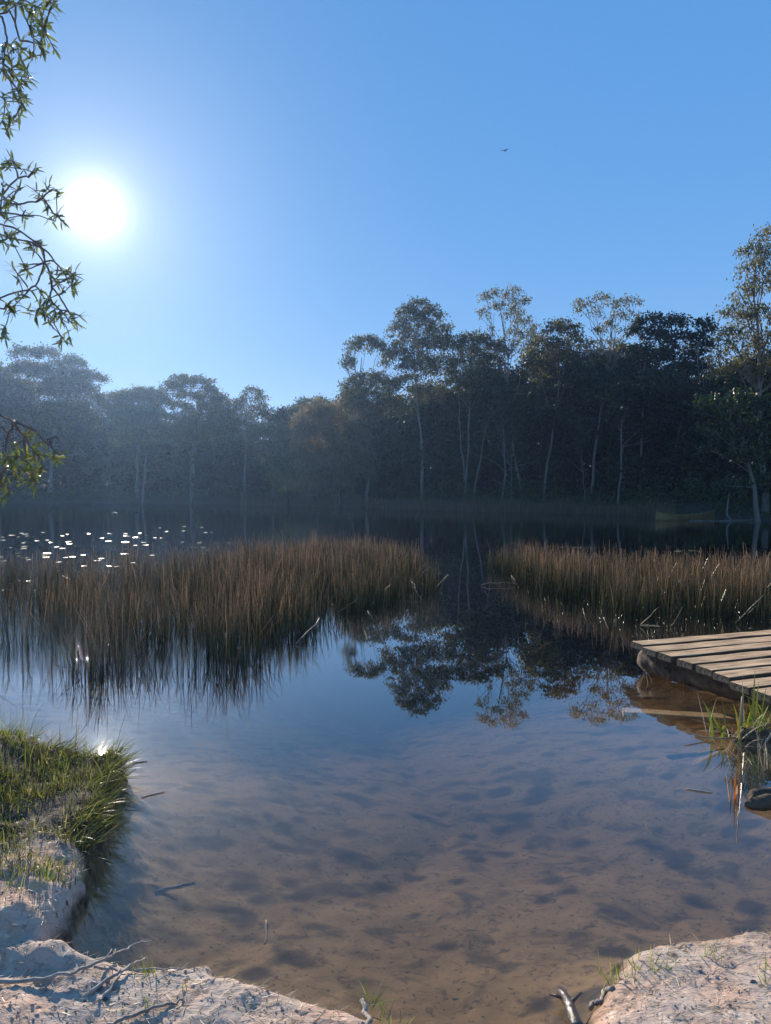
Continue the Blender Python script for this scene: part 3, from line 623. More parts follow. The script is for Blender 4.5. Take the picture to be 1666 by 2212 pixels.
# ------------------------------------------------------------------ the wood that closes the view behind them (one mass)
def make_forest():
    xs = [-500, 0, 230, 330, 480, 600, 720, 760, 850, 1000, 1200, 1400, 1500, 1560, 1750, 2300]
    hs = [850, 868, 900, 922, 930, 945, 935, 895, 858, 822, 800, 795, 805, 795, 745, 745]
    mb = MB()
    ph = lambda p: np.interp(p, xs, hs) + fbm(p * .02, p * .0, 3) * 44
    # crowns of every size, heaped up
    n = 520
    px = rng.uniform(-420, 2100, n); Y = np.array([shore_y(p) for p in px]) + 3.5 + rng.uniform(0, 1, n) ** 1.2 * 17
    X = (px - CX) / FPX * Y; z0 = ground_z(X, Y); zt = CAMZ + (1052 - ph(px)) / FPX * Y
    rad = rng.uniform(1.0, 2.3, n); Z = z0 + .4 + (zt - rad * .6 - z0) * rng.uniform(0, 1, n) ** .8
    for x, y, z, r in zip(X, Y, Z, rad):
        q = int(34 * r ** 1.8); u = nrm(rng.normal(size=(q, 3))); u[:, 2] = np.where(u[:, 2] < -.2, -u[:, 2], u[:, 2])
        S = np.array([x, y, z]) + u * (rng.uniform(.4, 1, q) ** .5 * (1 + .2 * np.sin(u[:, 0] * 5 + x)))[:, None] * np.array([r, r, r * rng.uniform(.6, 1.0)])
        k = 10; P = np.repeat(S, k, 0) + rng.normal(size=(q * k, 3)) * np.array([.3, .3, .2])
        D = rng.normal(size=P.shape) * .8 + np.repeat(u, k, 0) * .5; D[:, 2] -= .25
        leaf_quads(mb, P, D, rng.uniform(.22, .42, q * k), rng.uniform(.10, .19, q * k))
    # the depth of the wood behind them
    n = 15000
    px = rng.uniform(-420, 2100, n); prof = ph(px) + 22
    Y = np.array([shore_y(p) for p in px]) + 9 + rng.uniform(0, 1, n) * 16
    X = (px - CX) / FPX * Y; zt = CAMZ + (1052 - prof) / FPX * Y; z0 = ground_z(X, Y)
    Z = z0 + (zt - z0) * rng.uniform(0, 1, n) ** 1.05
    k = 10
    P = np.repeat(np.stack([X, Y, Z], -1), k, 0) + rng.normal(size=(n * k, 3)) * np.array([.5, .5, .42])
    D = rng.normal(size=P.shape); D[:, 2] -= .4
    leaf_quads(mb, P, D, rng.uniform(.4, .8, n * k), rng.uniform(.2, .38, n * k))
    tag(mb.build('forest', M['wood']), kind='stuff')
    # ferns and scrub at the water's edge
    mb = MB(); n = 900
    px = rng.uniform(-350, 1900, n)
    Y = np.array([shore_y(p) for p in px]) + rng.uniform(.5, 5, n)
    X = (px - CX) / FPX * Y
    hh = (.35 + np.clip(fbm(px * .013, px * 0 + 3, 3) + .35, 0, 1.2) * 2.2)
    z0 = ground_z(X, Y)
    Z = z0 + hh * rng.uniform(.05, 1, n)
    k = 16
    P = np.repeat(np.stack([X, Y, Z], -1), k, 0) + rng.normal(size=(n * k, 3)) * np.array([.35, .35, .22])
    D = rng.normal(size=P.shape); D[:, 2] -= .3
    leaf_quads(mb, P, D, rng.uniform(.2, .42, n * k), rng.uniform(.06, .14, n * k))
    tag(mb.build('undergrowth', M['green']), kind='stuff')
make_forest()

# sedge along the far waterline
def make_far_sedge():
    mb = MB(); n = 20000
    px = np.concatenate([rng.uniform(520, 780, n // 2), rng.uniform(780, 1460, n // 2)])
    Y0 = np.array([shore_y(p) for p in px])
    Y = Y0 - rng.uniform(-.8, 1, n) * np.where(px < 780, 4.5, 1.8)
    X = (px - CX) / FPX * Y
    b = np.stack([X, Y, np.maximum(ground_z(X, Y), -.1)], -1)
    stems(mb, b, rng.uniform(.35, .75, n), np.full(n, .010), rng.uniform(0, 6.28, n), np.abs(rng.normal(0, .14, n)), rng.normal(0, .2, n), 3)
    tag(mb.build('shore_sedge', M['sedge']), kind='stuff')
make_far_sedge()

# ------------------------------------------------------------------ reeds standing in the water
def in_poly(x, y, poly): return seg_dist(x, y, np.array(poly))
LEFT = [W(*p) for p in ((-90, 1470), (60, 1462), (150, 1470), (250, 1482), (350, 1474), (450, 1460), (560, 1445), (640, 1415), (700, 1382), (760, 1345), (850, 1318), (920, 1288), (962, 1262),
                        (955, 1245), (930, 1228), (880, 1213), (800, 1205), (640, 1203), (520, 1212), (400, 1226), (200, 1240), (-90, 1248))]
RIGHT = [W(*p) for p in ((1052, 1228), (1085, 1262), (1140, 1288), (1200, 1308), (1300, 1328), (1380, 1346), (1500, 1352), (1760, 1360), (1760, 1262), (1600, 1252), (1500, 1248), (1300, 1240), (1150, 1224), (1075, 1218))]
def make_reeds(poly, n, name, seed, thin=None):
    P = np.array(poly); lo, hi = P.min(0), P.max(0)
    r_ = np.random.default_rng(seed)
    x = r_.uniform(lo[0], hi[0], n * 4); y = r_.uniform(lo[1], hi[1], n * 4)
    d = seg_dist(x, y, P) + fbm(x, y, 3, .9) * .45
    keep = sstep(-.1, .5, d) * np.clip(.55 + fbm(x, y, 3, 1.6) * 1.7, .05, 1)
    if thin is not None: keep = keep * thin(x, y)
    k = r_.uniform(0, 1, len(x)) < keep
    x, y, d = x[k][:n], y[k][:n], d[k][:n]; m = len(x)
    h = (.47 + fbm(x, y, 3, 1.1) * .22) * (.62 + .38 * sstep(0, .9, d)) + r_.normal(0, .12, m) + .08 + np.where(r_.uniform(0, 1, m) < .04, .12, 0)
    base = np.stack([x, y, np.full(m, -.10)], -1)
    lean = np.abs(r_.normal(0, .13, m)); bad = r_.uniform(0, 1, m) < .09; lean[bad] = r_.uniform(.25, 1.1, bad.sum())
    bend = r_.normal(0, .2, m); bend[r_.uniform(0, 1, m) < .15] += .7
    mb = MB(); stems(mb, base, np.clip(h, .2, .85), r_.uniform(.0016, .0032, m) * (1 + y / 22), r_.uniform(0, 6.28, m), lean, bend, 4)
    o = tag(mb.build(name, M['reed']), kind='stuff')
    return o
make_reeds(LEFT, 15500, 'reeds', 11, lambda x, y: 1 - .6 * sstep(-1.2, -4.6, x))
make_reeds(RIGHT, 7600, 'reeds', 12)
# pale snapped stalks lying across the reeds
def stalk(a, b, label, r=.006, za=.02, zb=.3):
    p, q = at(*a, za), at(*b, zb)
    mb = MB(); P = limb_path(p, q, .05, 5); mb.tube(P - P[0], np.linspace(r, r * .6, 5), 5)
    o = mb.build('broken_stalk', M['straw'], None, True); o.location = Vector(P[0]); return tag(o, label, 'stalk', 'snapped pale stalks in the reeds')
for a, b, l, zb in (((730, 1322), (774, 1290), 'pale snapped stalk leaning out of the front of the left reeds', .22), ((882, 1262), (932, 1224), 'pale stalk slanting up at the tip of the left reeds', .25),
                ((884, 1262), (912, 1296), 'short pale stalk drooping into water at the tip of the left reeds', .01), ((1040, 1263), (1112, 1261), 'long pale stalk floating level in the channel between reed beds', .03),
                ((1105, 1243), (1122, 1268), 'bent pale stalk at the near tip of the right reeds', .02), ((1385, 1348), (1422, 1312), 'pale stalk leaning over the right reeds above the dock corner', .3),
                ((1450, 1352), (1475, 1310), 'pale stalk standing askew behind the far dock plank', .32), ((1590, 1345), (1650, 1285), 'thick pale stalk slanting behind the dock at the right edge', .4),
                ((640, 1390), (690, 1335), 'pale stalk crossing the dark front of the left reeds', .2), ((520, 1325), (570, 1285), 'pale stalk lying across the middle of the left reeds', .25)):
    stalk(a, b, l, zb=zb)

# ------------------------------------------------------------------ lily pads
def pad_mesh(seed):
    r_ = random.Random(seed); K = 18; v = [(0, 0, .004)]; f = []
    for i in range(K):
        a = .16 + (2 * math.pi - .32) * i / (K - 1)
        rr = 1 + .05 * math.sin(3 * a + seed)
        v.append((rr * math.cos(a), rr * math.sin(a), .02 * math.sin(2 * a + seed) + r_.uniform(0, .02)))
    top = [(0, i, i + 1) for i in range(1, K)]
    nb = len(v); v += [(x, y, z - .03) for x, y, z in v]
    bot = [(nb, nb + i + 1, nb + i) for i in range(1, K)]
    rim = [(i, nb + i, nb + i + 1, i + 1) for i in range(1, K)] + [(0, nb, nb + 1, 1), (K, nb + K, nb, 0)]
    mb = MB(); mb.add(v, [np.array(top + bot), np.array(rim)]); return mb
pad_protos = []
for s in range(4):
    o = pad_mesh(s).build('lily_pad', M['pad']); pad_protos.append(o); o['_p'] = 1
pad_free = list(pad_protos)
for o in pad_protos: del o['_p']
def pad(px, py, r, label, group, tilt=.05):
    global pad_free
    p = at(px, py, .012)
    if pad_free: o = pad_free.pop()
    else: o = pad_protos[int(rng.integers(0, 4))].copy(); COL.objects.link(o)
    o.location = Vector(p); k = float(rng.uniform(.45, .85)); o.scale = (r * k, r * k, r * .5)
    o.rotation_euler = (float(rng.normal(.02, tilt)), float(rng.normal(0, tilt * .6)), float(rng.uniform(0, 6.28)))
    return tag(o, label, 'lily pad', group)
Z6 = [(815, 196), (780, 198), (940, 188), (1000, 190), (1030, 193), (850, 214), (940, 211), (975, 215), (1025, 218), (1050, 219), (1080, 217), (715, 222), (750, 234), (690, 244), (705, 246), (790, 246), (825, 247), (640, 224),
      (640, 236), (655, 238), (560, 224), (570, 229), (445, 222), (455, 225), (320, 236), (345, 228), (220, 219), (200, 231), (180, 238), (110, 223), (130, 228), (140, 238), (95, 241), (60, 233), (10, 243), (15, 258), (90, 258), (150, 256),
      (190, 261), (240, 258), (470, 256), (520, 248), (500, 253), (555, 263), (640, 268), (690, 285), (735, 270), (745, 283), (260, 270), (350, 266), (355, 277), (370, 290), (290, 293), (320, 300), (120, 272), (125, 290), (120, 300), (60, 297)]
for (a, b) in Z6:
    pad(a / 2.363, 1057.5 + b / 2.363, float(rng.uniform(.09, .15)), 'small glinting lily pad on open water behind the left reeds', 'lily pads behind the left reeds')
for (a, b) in [(90, 325), (95, 338), (240, 325), (225, 335), (235, 345), (130, 348), (145, 358), (5, 345), (5, 380), (370, 343), (335, 347), (425, 334), (520, 352), (500, 362), (560, 390), (635, 328), (680, 373), (775, 335), (600, 392), (430, 390),
               (930, 268), (1020, 272), (1100, 273), (1140, 275), (1175, 272), (990, 290), (1000, 297), (1040, 296), (1060, 309), (75, 478), (100, 465), (35, 460), (140, 466), (25, 513), (60, 480), (220, 521), (180, 516), (300, 370), (15, 365)]:
    pad(a / 2.363, 1057.5 + b / 2.363, float(rng.uniform(.08, .12)), 'lily pad glinting among the stems of the left reeds', 'lily pads among the left reeds')
for (a, b) in [(690, 85), (740, 85), (785, 88), (840, 87), (590, 118), (615, 118), (695, 117), (735, 122), (780, 122), (860, 121), (890, 121), (93, 87)]:
    pad(a / 2.363, 1057.5 + b / 2.363, float(rng.uniform(.2, .32)), 'distant lily pad glinting near the hazy far shore', 'lily pads by the hazy far shore')
for (a, b) in [(550, 1232), (625, 1250), (680, 1251), (735, 1252), (700, 1230), (750, 1228), (810, 1228), (900, 1223), (960, 1225), (1025, 1240), (1060, 1251), (1110, 1255), (1145, 1257), (1145, 1274)]:
    pad(379.6 + a * .3255, 705 + b * .3255, float(rng.uniform(.16, .28)), 'pale flat lily pad off the brown sedge of the far shore', 'lily pads off the far sedge')
for (a, b) in [(70, 438), (140, 438), (190, 439), (325, 495), (350, 505), (270, 533), (395, 540), (465, 522), (540, 530), (490, 558), (720, 553), (675, 570), (1090, 578), (960, 466), (960, 472), (1060, 464), (1110, 469), (430, 628)]:
    pad(1193 + a * .28385, 1057.5 + b * .28385, float(rng.uniform(.10, .15)), 'dull lily pad on dark water behind the right reeds', 'lily pads behind the right reeds')
pad(1397, 1351, .13, 'large pale lily pad alone in front of the right reeds off the dock corner', 'lily pads beside the dock')
pad(1417, 1352, .07, 'smaller lily pad touching the large pale one off the dock corner', 'lily pads beside the dock')

# ------------------------------------------------------------------ dock
def plank_obj(name, L, w, h, seed, parent=None, mat='plank'):
    r_ = np.random.default_rng(seed); K = 26
    b = .006
    prof = np.array([(-w / 2 + b, -h), (w / 2 - b, -h), (w / 2, -h + b), (w / 2, -b), (w / 2 - b, 0), (-w / 2 + b, 0), (-w / 2, -b), (-w / 2, -h + b)])
    xs = np.concatenate([[0, .004], np.linspace(.03, L - .03, K - 4), [L - .004, L]])
    V = []
    wob = fbm(xs * 1.3 + seed * 7, xs * 0 + seed, 3) * .008
    for i, x in enumerate(xs):
        s = .985 if i in (0, K - 1) else 1
        p = prof * s
        p = p + r_.normal(size=p.shape) * .0012
        V.append(np.stack([np.full(8, x), p[:, 0] + wob[i], p[:, 1] + wob[i] * .5], -1))
    V = np.concatenate(V)
    i = np.arange(K - 1)[:, None] * 8; j = np.arange(8)[None]; jn = (j + 1) % 8
    F = np.stack([i + j, i + 8 + j, i + 8 + jn, i + jn], -1).reshape(-1, 4)
    caps = np.array([list(range(8)), list(range((K - 1) * 8, K * 8))[::-1]])
    mb = MB(); mb.add(V, [F, caps]); return mb.build(name, M[mat], parent)
DZ = .30
A0 = at(1363, 1385, DZ); A1 = at(1655, 1361, DZ); ang = math.atan2(A1[1] - A0[1], A1[0] - A0[0])
E1 = at(1581, 1470, DZ)
ux = np.array([math.cos(ang), math.sin(ang), 0]); uy = np.array([math.sin(ang), -math.cos(ang), 0])
span = np.dot(E1 - A0, uy); slip = np.dot(E1 - A0, ux) / span
pitch = span / 6.0
dock = empty('dock', A0, 'low weathered timber dock of wide planks at the right edge', 'dock', rz=ang)
for i in range(8):
    wv = pitch * (.75 + .03 * math.sin(i * 2.3))
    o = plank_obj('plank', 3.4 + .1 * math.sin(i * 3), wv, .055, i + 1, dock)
    o.location = (slip * i * pitch + .03 * math.sin(i * 5.1), -(i * pitch + wv / 2), .004 * math.sin(i * 4))
    o.rotation_euler = (0, 0, .006 * math.sin(i * 7))
def log_pts(a, b, K=10, wob=.02):
    a, b = np.array(a), np.array(b); t = np.linspace(0, 1, K)[:, None]
    return a + (b - a) * t + np.cumsum(rng.normal(size=(K, 3)) * wob, 0) * .4
mb = MB(); inner = .10
pts = log_pts((.16, -.02, -.178), (slip * 1.6 + .42, -1.75, -.178), 22, .010)
rad = np.full(22, .122); rad[0] = .10
mb.tube(pts, rad, 20, wob=.05); mb.build('bearer_log', M['log'], dock, True)
mb = MB(); mb.tube(log_pts((2.2, .02, -.19), (2.35, -1.75, -.19), 10, .012), np.full(10, .14), 14, wob=.03); mb.build('bearer_log', M['log'], dock, True)
# sunken plank in front of the dock
q0, q1 = at(1345, 1533, -.045), at(1640, 1551, -.045)
o = plank_obj('sunken_plank', float(np.linalg.norm(q1 - q0)), .13, .04, 31, None, 'sunk'); o.location = Vector(q0); o.rotation_euler = (0, 0, math.atan2(q1[1] - q0[1], q1[0] - q0[0]))
tag(o, 'brown plank lying just under the water in front of the dock log', 'plank')
# old logs at the right edge
a, b = at(1612, 1738, .01), at(1760, 1728, .03)
mb = MB(); P = log_pts(a, b, 10, .01); mb.tube(P - P[0], np.array([.012, .03, .04, .045, .048, .05, .05, .05, .05, .05]), 14, wob=.10)
o = mb.build('driftwood_log', M['log'], None, True); o.location = Vector(P[0]); tag(o, 'dark wet log floating at the right edge, nearer of two', 'log')
a, b = at(1622, 1716, .03), at(1760, 1700, .05)
mb = MB(); P = log_pts(a, b, 10, .01); mb.tube(P - P[0], np.array([.03, .034, .034, .035, .036, .036, .036, .036, .036, .036]), 12, wob=.12)
o = mb.build('driftwood_log', M['log'], None, True); o.location = Vector(P[0]); tag(o, 'grey split log end behind the dark wet log', 'log')
# wet stick at the bottom
a, b = at(1212, 2138, .0), at(1262, 2235, .08)
mb = MB(); P = log_pts(a, b, 8, .008); mb.tube(P - P[0], np.linspace(.016, .02, 8), 10, wob=.08)
mb.tube(np.array([P[3] - P[0], P[3] - P[0] + (.05, .03, .02)]), [.008, .004], 6)
mb.tube(np.array([P[2] - P[0], P[2] - P[0] + (-.05, .02, .0)]), [.008, .003], 6)
o = mb.build('wet_stick', M['wet'], None, True); o.location = Vector(P[0]); tag(o, 'shiny wet brown stick poking from the water beside the right clay bank', 'stick')

# ------------------------------------------------------------------ strappy plants
def clump_obj(name, c, N, length, width, lean, bend, mat, label, cat, spread=.06, K=7, group=None, extra=None, az=None):
    c = np.array(c, float); mb = MB()
    base = rng.normal(size=(N, 3)) * np.array([spread, spread, 0]); base[:, 2] = -.02
    blades(mb, base, rng.uniform(*length, N), rng.uniform(*width, N), rng.uniform(0, 6.28, N) if az is None else rng.uniform(*az, N), np.abs(rng.normal(*lean, N)), rng.normal(*bend, N), K)
    if extra: extra(mb)
    o = mb.build(name, M[mat]); o.location = Vector(c); return tag(o, label, cat, group)
c = at(1612, 1598, .0)
ir = empty('strap_leaf_plant', c, 'yellow-green strap-leaved water plant with dead stems in front of the dock', 'plant')
mb = MB(); N = 34
base = rng.normal(size=(N, 3)) * np.array([.14, .07, 0]); base[:, 2] = .0
ln = rng.uniform(.14, .30, N); blades(mb, base, ln, rng.uniform(.010, .018, N), rng.uniform(0, 6.28, N), np.abs(rng.normal(.25, .25, N)), rng.normal(.4, .4, N), 7)
up = np.array([[-.01, 0, 0], [.03, -.02, 0], [.06, .01, 0], [.085, 0, 0], [-.03, .02, 0]])
blades(mb, up, np.array([.46, .50, .40, .38, .30]), np.array([.016, .024, .018, .012, .014]), np.array([2.8, 0, .6, .4, 3.1]), np.array([.06, .02, .1, .15, .2]), np.array([-.05, .02, .05, .1, .1]), 7, np.zeros(5) + .3)
far_l = np.array([[-.12, 0, .08], [-.10, -.02, .02]])
blades(mb, far_l, np.array([.26, .34]), np.array([.015, .018]), np.array([2.9, 3.5]), np.array([.45, 1.15]), np.array([.9, .5]), 8, np.zeros(2))
mb.build('leaves', M['iris'], ir)
mb = MB(); N = 26
base = rng.normal(size=(N, 3)) * np.array([.16, .08, 0])
blades(mb, base, rng.uniform(.12, .34, N), rng.uniform(.004, .010, N), rng.uniform(0, 6.28, N), np.abs(rng.normal(.8, .4, N)), rng.normal(.4, .5, N), 6)
mb.build('dead_leaves', M['straw'], ir)
mb = MB()
mb.tube(np.array([[-.03, .0, .08], [-.033, 0, .2], [-.03, 0, .30]]), [.009, .009, .008], 8)
mb.tube(np.array([[.02, -.16, -.01], [.10, -.13, .08], [.20, -.08, .17], [.30, -.02, .22]]), [.006, .007, .007, .006], 7)
mb.tube(np.array([[-.10, -.05, .0], [-.03, -.02, .07]]), [.010, .012], 8)
mb.tube(np.array([[-.42, .02, .05], [-.3, .0, .02], [-.18, -.02, .015], [-.08, -.02, .02]]), [.004, .005, .005, .006], 6)
mb.build('dead_stem', M['straw'], ir, True)
clump_obj('strap_leaf_plant', at(1672, 1590, .0), 40, (.16, .36), (.008, .016), (.3, .25), (.4, .4), 'iris', 'second strap-leaved plant half cut off by the right edge in front of the dock', 'plant', .09)
clump_obj('shore_grass', at(1648, 1640, .0), 60, (.08, .28), (.002, .006), (.6, .4), (.4, .4), 'straw', 'tangle of dry grass hanging in the water below the strap-leaved plant', 'grass clump', .13)
def rust_extra(mb):
    mb.tube(np.array([[.03, 0, -.05], [.028, .0, .1], [.022, 0, .27]]), [.003, .003, .002], 6)
clump_obj('rusty_reed_stump', at(1585, 1722, 0), 9, (.07, .20), (.008, .014), (.1, .12), (.05, .1), 'rust', 'small orange-based reed stump standing alone in the water', 'reed', .022, extra=rust_extra)
clump_obj('thin_reeds', at(1470, 1470, 0), 16, (.10, .34), (.002, .004), (.2, .25), (.3, .3), 'straw', 'sparse thin dry reeds in the shade beside the dock log', 'reeds', .16)
# drifting sticks
def float_stick(a, b, label, r=.005):
    p, q = at(*a, .004), at(*b, .004); mb = MB(); P = limb_path(p, q, 0, 6); P[:, 2] = .003
    mb.tube(P - P[0], np.array([.4, .8, 1, 1, .8, .4]) * r, 6); o = mb.build('floating_twig', M['dead'], None, True); o.location = Vector(P[0]); return tag(o, label, 'twig')
float_stick((304, 1724), (356, 1710), 'thin twig floating just off the grassy left point')
float_stick((1480, 1704), (1540, 1712), 'thin pale leaf sliver floating left of the orange reed stump')
float_stick((286, 1648), (320, 1644), 'short twig floating off the tip of the left grassy point', .004)
# sunken twigs
for a, b, l in (((335, 1928), (420, 1905), 'pale twig lying on the pond bed off the left clay bank'), ((575, 1990), (572, 2040), 'straight twig on the pond bed in the shallows')):
    def bedpt(q):
        p = at(*q, -.25)
        for _ in range(4): p = at(*q, gz(p[0], p[1]))
        return p
    P0, P1 = bedpt(a), bedpt(b)
    mb = MB(); P = limb_path(P0, P1, 0, 9)
    P[:, 2] = [gz(x, y) + .002 for x, y in P[:, :2]]
    mb.tube(P - P[0], np.linspace(.006, .003, 9), 6); o = mb.build('sunken_twig', M['dead'], None, True); o.location = Vector(P[0]); tag(o, l, 'twig')

# ------------------------------------------------------------------ dead branch on the near bank
def zl(x, y): return (x / 1.9197, 1952.3 + y / 1.9197)
br = empty('dead_branch', at(10, 2118, .12), 'long bare forked branch lying across the near bank into the water', 'branch')
oB = np.array(br.location)
def branch_poly(pts, zs, r, sides=8):
    P = []
    for p, z in zip(pts, zs):
        q = at(*zl(*p), .12)
        for _ in range(4): q = at(*zl(*p), max(gz(q[0], q[1]), 0.0) + z)
        P.append(q)
    P = np.array(P); K = len(P)
    t = np.linspace(0, 1, K); tt = np.linspace(0, 1, K * 3)
    P = np.stack([np.interp(tt, t, P[:, k]) for k in range(3)], -1); P[1:-1] += rng.normal(size=(len(P) - 2, 3)) * .0025
    mb = MB(); mb.tube(P - oB, .68 * np.interp(tt, [0, 1], r) * (1 + rng.normal(size=len(tt)) * .06), sides); return mb
branch_poly([(-40, 322), (0, 320), (100, 318), (200, 308), (290, 290), (360, 268), (420, 238), (480, 203), (540, 180), (590, 160), (630, 155)], [.012, .012, .012, .015, .02, .025, .03, .04, .055, .065, .07], (.011, .004)).build('stem', M['dead'], br, True)
branch_poly([(390, 262), (450, 270), (520, 275), (620, 272), (700, 268), (780, 262)], [.025, .012, .01, .01, .012, .015], (.006, .003)).build('fork', M['dead'], br, True)
branch_poly([(370, 375), (440, 320), (500, 285), (520, 270), (560, 243), (610, 228)], [.006, .008, .012, .02, .03, .035], (.009, .004)).build('fork', M['dead'], br, True)
branch_poly([(410, 400), (460, 350), (500, 290)], [.006, .008, .012], (.007, .006)).build('fork', M['dead'], br, True)
branch_poly([(440, 225), (460, 195), (480, 188), (500, 195)], [.035, .05, .05, .04], (.003, .002)).build('fork', M['dead'], br, True)
oB = at(*zl(490, 490), .18); mb = branch_poly([(440, 505), (490, 490), (560, 462), (640, 430), (710, 415), (760, 395)], [.006] * 6, (.009, .005))
o = mb.build('dry_stick', M['dead'], None, True); o.location = Vector(oB); tag(o, 'short dry stick lying on the near clay bank below the forked branch', 'stick')
# exposed roots on the bank corner
oB = at(790, 2190, .15)
mb = branch_poly([(1500, 400), (1515, 425), (1510, 450), (1530, 475), (1520, 510)], [.004] * 5, (.012, .012))
o = mb.build('exposed_root', M['dead'], None, True); o.location = Vector(oB); tag(o, 'pale knotted root at the corner of the near clay bank', 'root')
oB = at(1335, 2140, .15)
def zq(x, y): return ((1900 + x / 1.4215) / 1.844 * 1.9197, ((3400 + y / 1.4215) / 1.844 - 1952.3) * 1.9197)
mb = branch_poly([zq(640, 880), zq(670, 845), zq(700, 838), zq(725, 780), zq(770, 765)], [.004] * 5, (.012, .014))
o = mb.build('exposed_root', M['dead'], None, True); o.location = Vector(oB); tag(o, 'dark arched root on the water side of the right clay bank', 'root')

# ------------------------------------------------------------------ grass on the left point, tufts on the clay
def land_pts(n, lo, hi, seed):
    r_ = np.random.default_rng(seed); x = r_.uniform(lo[0], hi[0], n); y = r_.uniform(lo[1], hi[1], n); z = ground_z(x, y); return x, y, z, r_
def make_grass():
    mb = MB(); x, y, z, r_ = land_pts(60000, (-3.0, 3.0), (-1.3, 4.9), 5)
    dens = np.clip(.68 + fbm(x, y, 3, 3.4) * 1.5, .06, 1) * sstep(3.1, 3.45, y + fbm(x, y, 2, 3) * .2)
    k = (z > .035) & (r_.uniform(0, 1, len(x)) < dens); x, y, z = x[k], y[k], z[k]; n = len(x)
    b = np.stack([x, y, z - .01], -1); L = r_.uniform(.02, .085, n) * (1 + .5 * fbm(x, y, 2, 2.0)); far = sstep(3.9, 4.4, y); L *= 1 - .25 * far
    flat = r_.uniform(0, 1, n) < .72
    lean = np.where(flat, r_.uniform(.8, 1.5, n), np.abs(r_.normal(.3, .25, n)))
    blades(mb, b, L, r_.uniform(.002, .0052, n), r_.uniform(0, 6.28, n), lean, r_.normal(.3, .4, n), 5)
    # long loose blades, and those hanging over the edge
    s = -seg_dist(x, y, WATER); e = np.where((s < .12) & (r_.uniform(0, 1, n) < .30))[0]; m = len(e)
    az = r_.uniform(-.9, 1.2, m)
    blades(mb, b[e], r_.uniform(.08, .20, m), r_.uniform(.002, .005, m), az, r_.uniform(.5, 1.4, m), r_.normal(.5, .4, m), 6)
    e = np.where((r_.uniform(0, 1, n) < .012) & (y > 3.7))[0]; m = len(e)
    blades(mb, b[e], r_.uniform(.12, .30, m), r_.uniform(.002, .005, m), r_.uniform(0, 6.28, m), np.abs(r_.normal(.25, .25, m)), np.abs(r_.normal(.6, .5, m)), 7)
    # sparser grass on the clay shoulder nearer the camera
    x, y, z, r_ = land_pts(2600, (-2.3, 2.85), (-1.28, 3.3), 6)
    dens = sstep(.12, .35, fbm(x + 2, y, 2, 2.5) + .25 * sstep(-1.4, -1.8, x) + .08) * .8
    k = (z > .06) & (r_.uniform(0, 1, len(x)) < dens); b = np.stack([x, y, z - .01], -1)[k]; n = len(b)
    blades(mb, b, r_.uniform(.03, .09, n), r_.uniform(.002, .005, n), r_.uniform(0, 6.28, n), np.abs(r_.normal(.4, .35, n)), r_.normal(.4, .4, n), 5)
    tag(mb.build('grass', M['grass']), kind='stuff')
make_grass()
def tuft(px, py, z, label, N=14, L=(.04, .09), spread=.018, mat='tuft', w=(.002, .0045), lean=(.45, .3)):
    p = at(px, py, z); g = gz(p[0], p[1])
    for _ in range(3):
        p = at(px, py, max(g, .02)); g = gz(p[0], p[1])
    p[2] = max(g, 0.0)
    return clump_obj('grass_tuft', p, N, L, w, lean, (.4, .4), mat, label, 'grass tuft', spread, 5)
for a in ((320, 2090, .18, 'green grass tuft beside the fork of the long dead branch'), (304, 2106, .18, 'lower green tuft just under the fork of the dead branch'), (406, 2146, .18, 'lone grass tuft in a dark pit on the near bank', 8),
          (331, 2166, .18, 'small yellowish tuft above the short dry stick', 7), (272, 2194, .18, 'tiny tuft at the bottom edge by the short dry stick', 8), (796, 2150, .17, 'tall green tuft above the pale knotted root', 14, (.06, .12)),
          (840, 2180, .12, 'green tuft on the outer corner of the near bank', 14, (.05, .11)), (856, 2206, .08, 'lowest tuft hanging off the corner of the near bank', 10, (.05, .1)),
          (1376, 2086, .18, 'widest green tuft on the rim of the right clay bank', 34, (.04, .09), .04), (1334, 2110, .15, 'green tuft on the water side of the right clay bank', 18, (.04, .09), .03), (1318, 2132, .1, 'lowest green tuft beside the dark arched root', 9),
          (1536, 2068, .2, 'yellow-green tuft with a dry spike on top of the right clay bank', 12, (.05, .10)), (1424, 2088, .2, 'tiny tuft just right of the widest tuft', 7), (1458, 2078, .2, 'small brownish tuft midway along the right bank rim', 7),
          (1662, 2094, .2, 'upper tuft cut by the right edge of the photo', 12), (1660, 2128, .2, 'lower tuft cut by the right edge of the photo', 12),
          (185, 1625, .1, 'tall upright green tuft at the glint on the left point', 16, (.12, .24), .02), (20, 1600, .2, 'tall bright grass tuft at the left edge above the point', 26, (.12, .26), .06),
          (60, 1895, .25, 'fresh green tuft on the clay shoulder of the left bank', 46, (.05, .11), .06)):
    tuft(*a)
# two long dark blades rising from the tip of the point, and red blades at the left edge
def long_blades(px, py, z, Ls, azs, leans, bends, mat, label, w=.006):
    p = at(px, py, z); mb = MB(); n = len(Ls)
    blades(mb, np.array([[.012 * i, 0, 0] for i in range(n)]), np.array(Ls), np.full(n, w), np.array(azs), np.array(leans), np.array(bends), 8, np.full(n, .2))
    o = mb.build('long_blade', M[mat]); o.location = Vector(p); tag(o, label, 'grass blade')
long_blades(238, 1640, .05, [.42, .46, .34], [.2, .1, .5], [.15, .12, .2], [.12, .1, .25], 'reed', 'pair of long dark reed blades rising from the tip of the left point')
long_blades(-2, 1565, .12, [.34, .30], [.5, .4], [.12, .2], [.15, .3], 'rust', 'reddish long blade standing at the left edge of the photo')

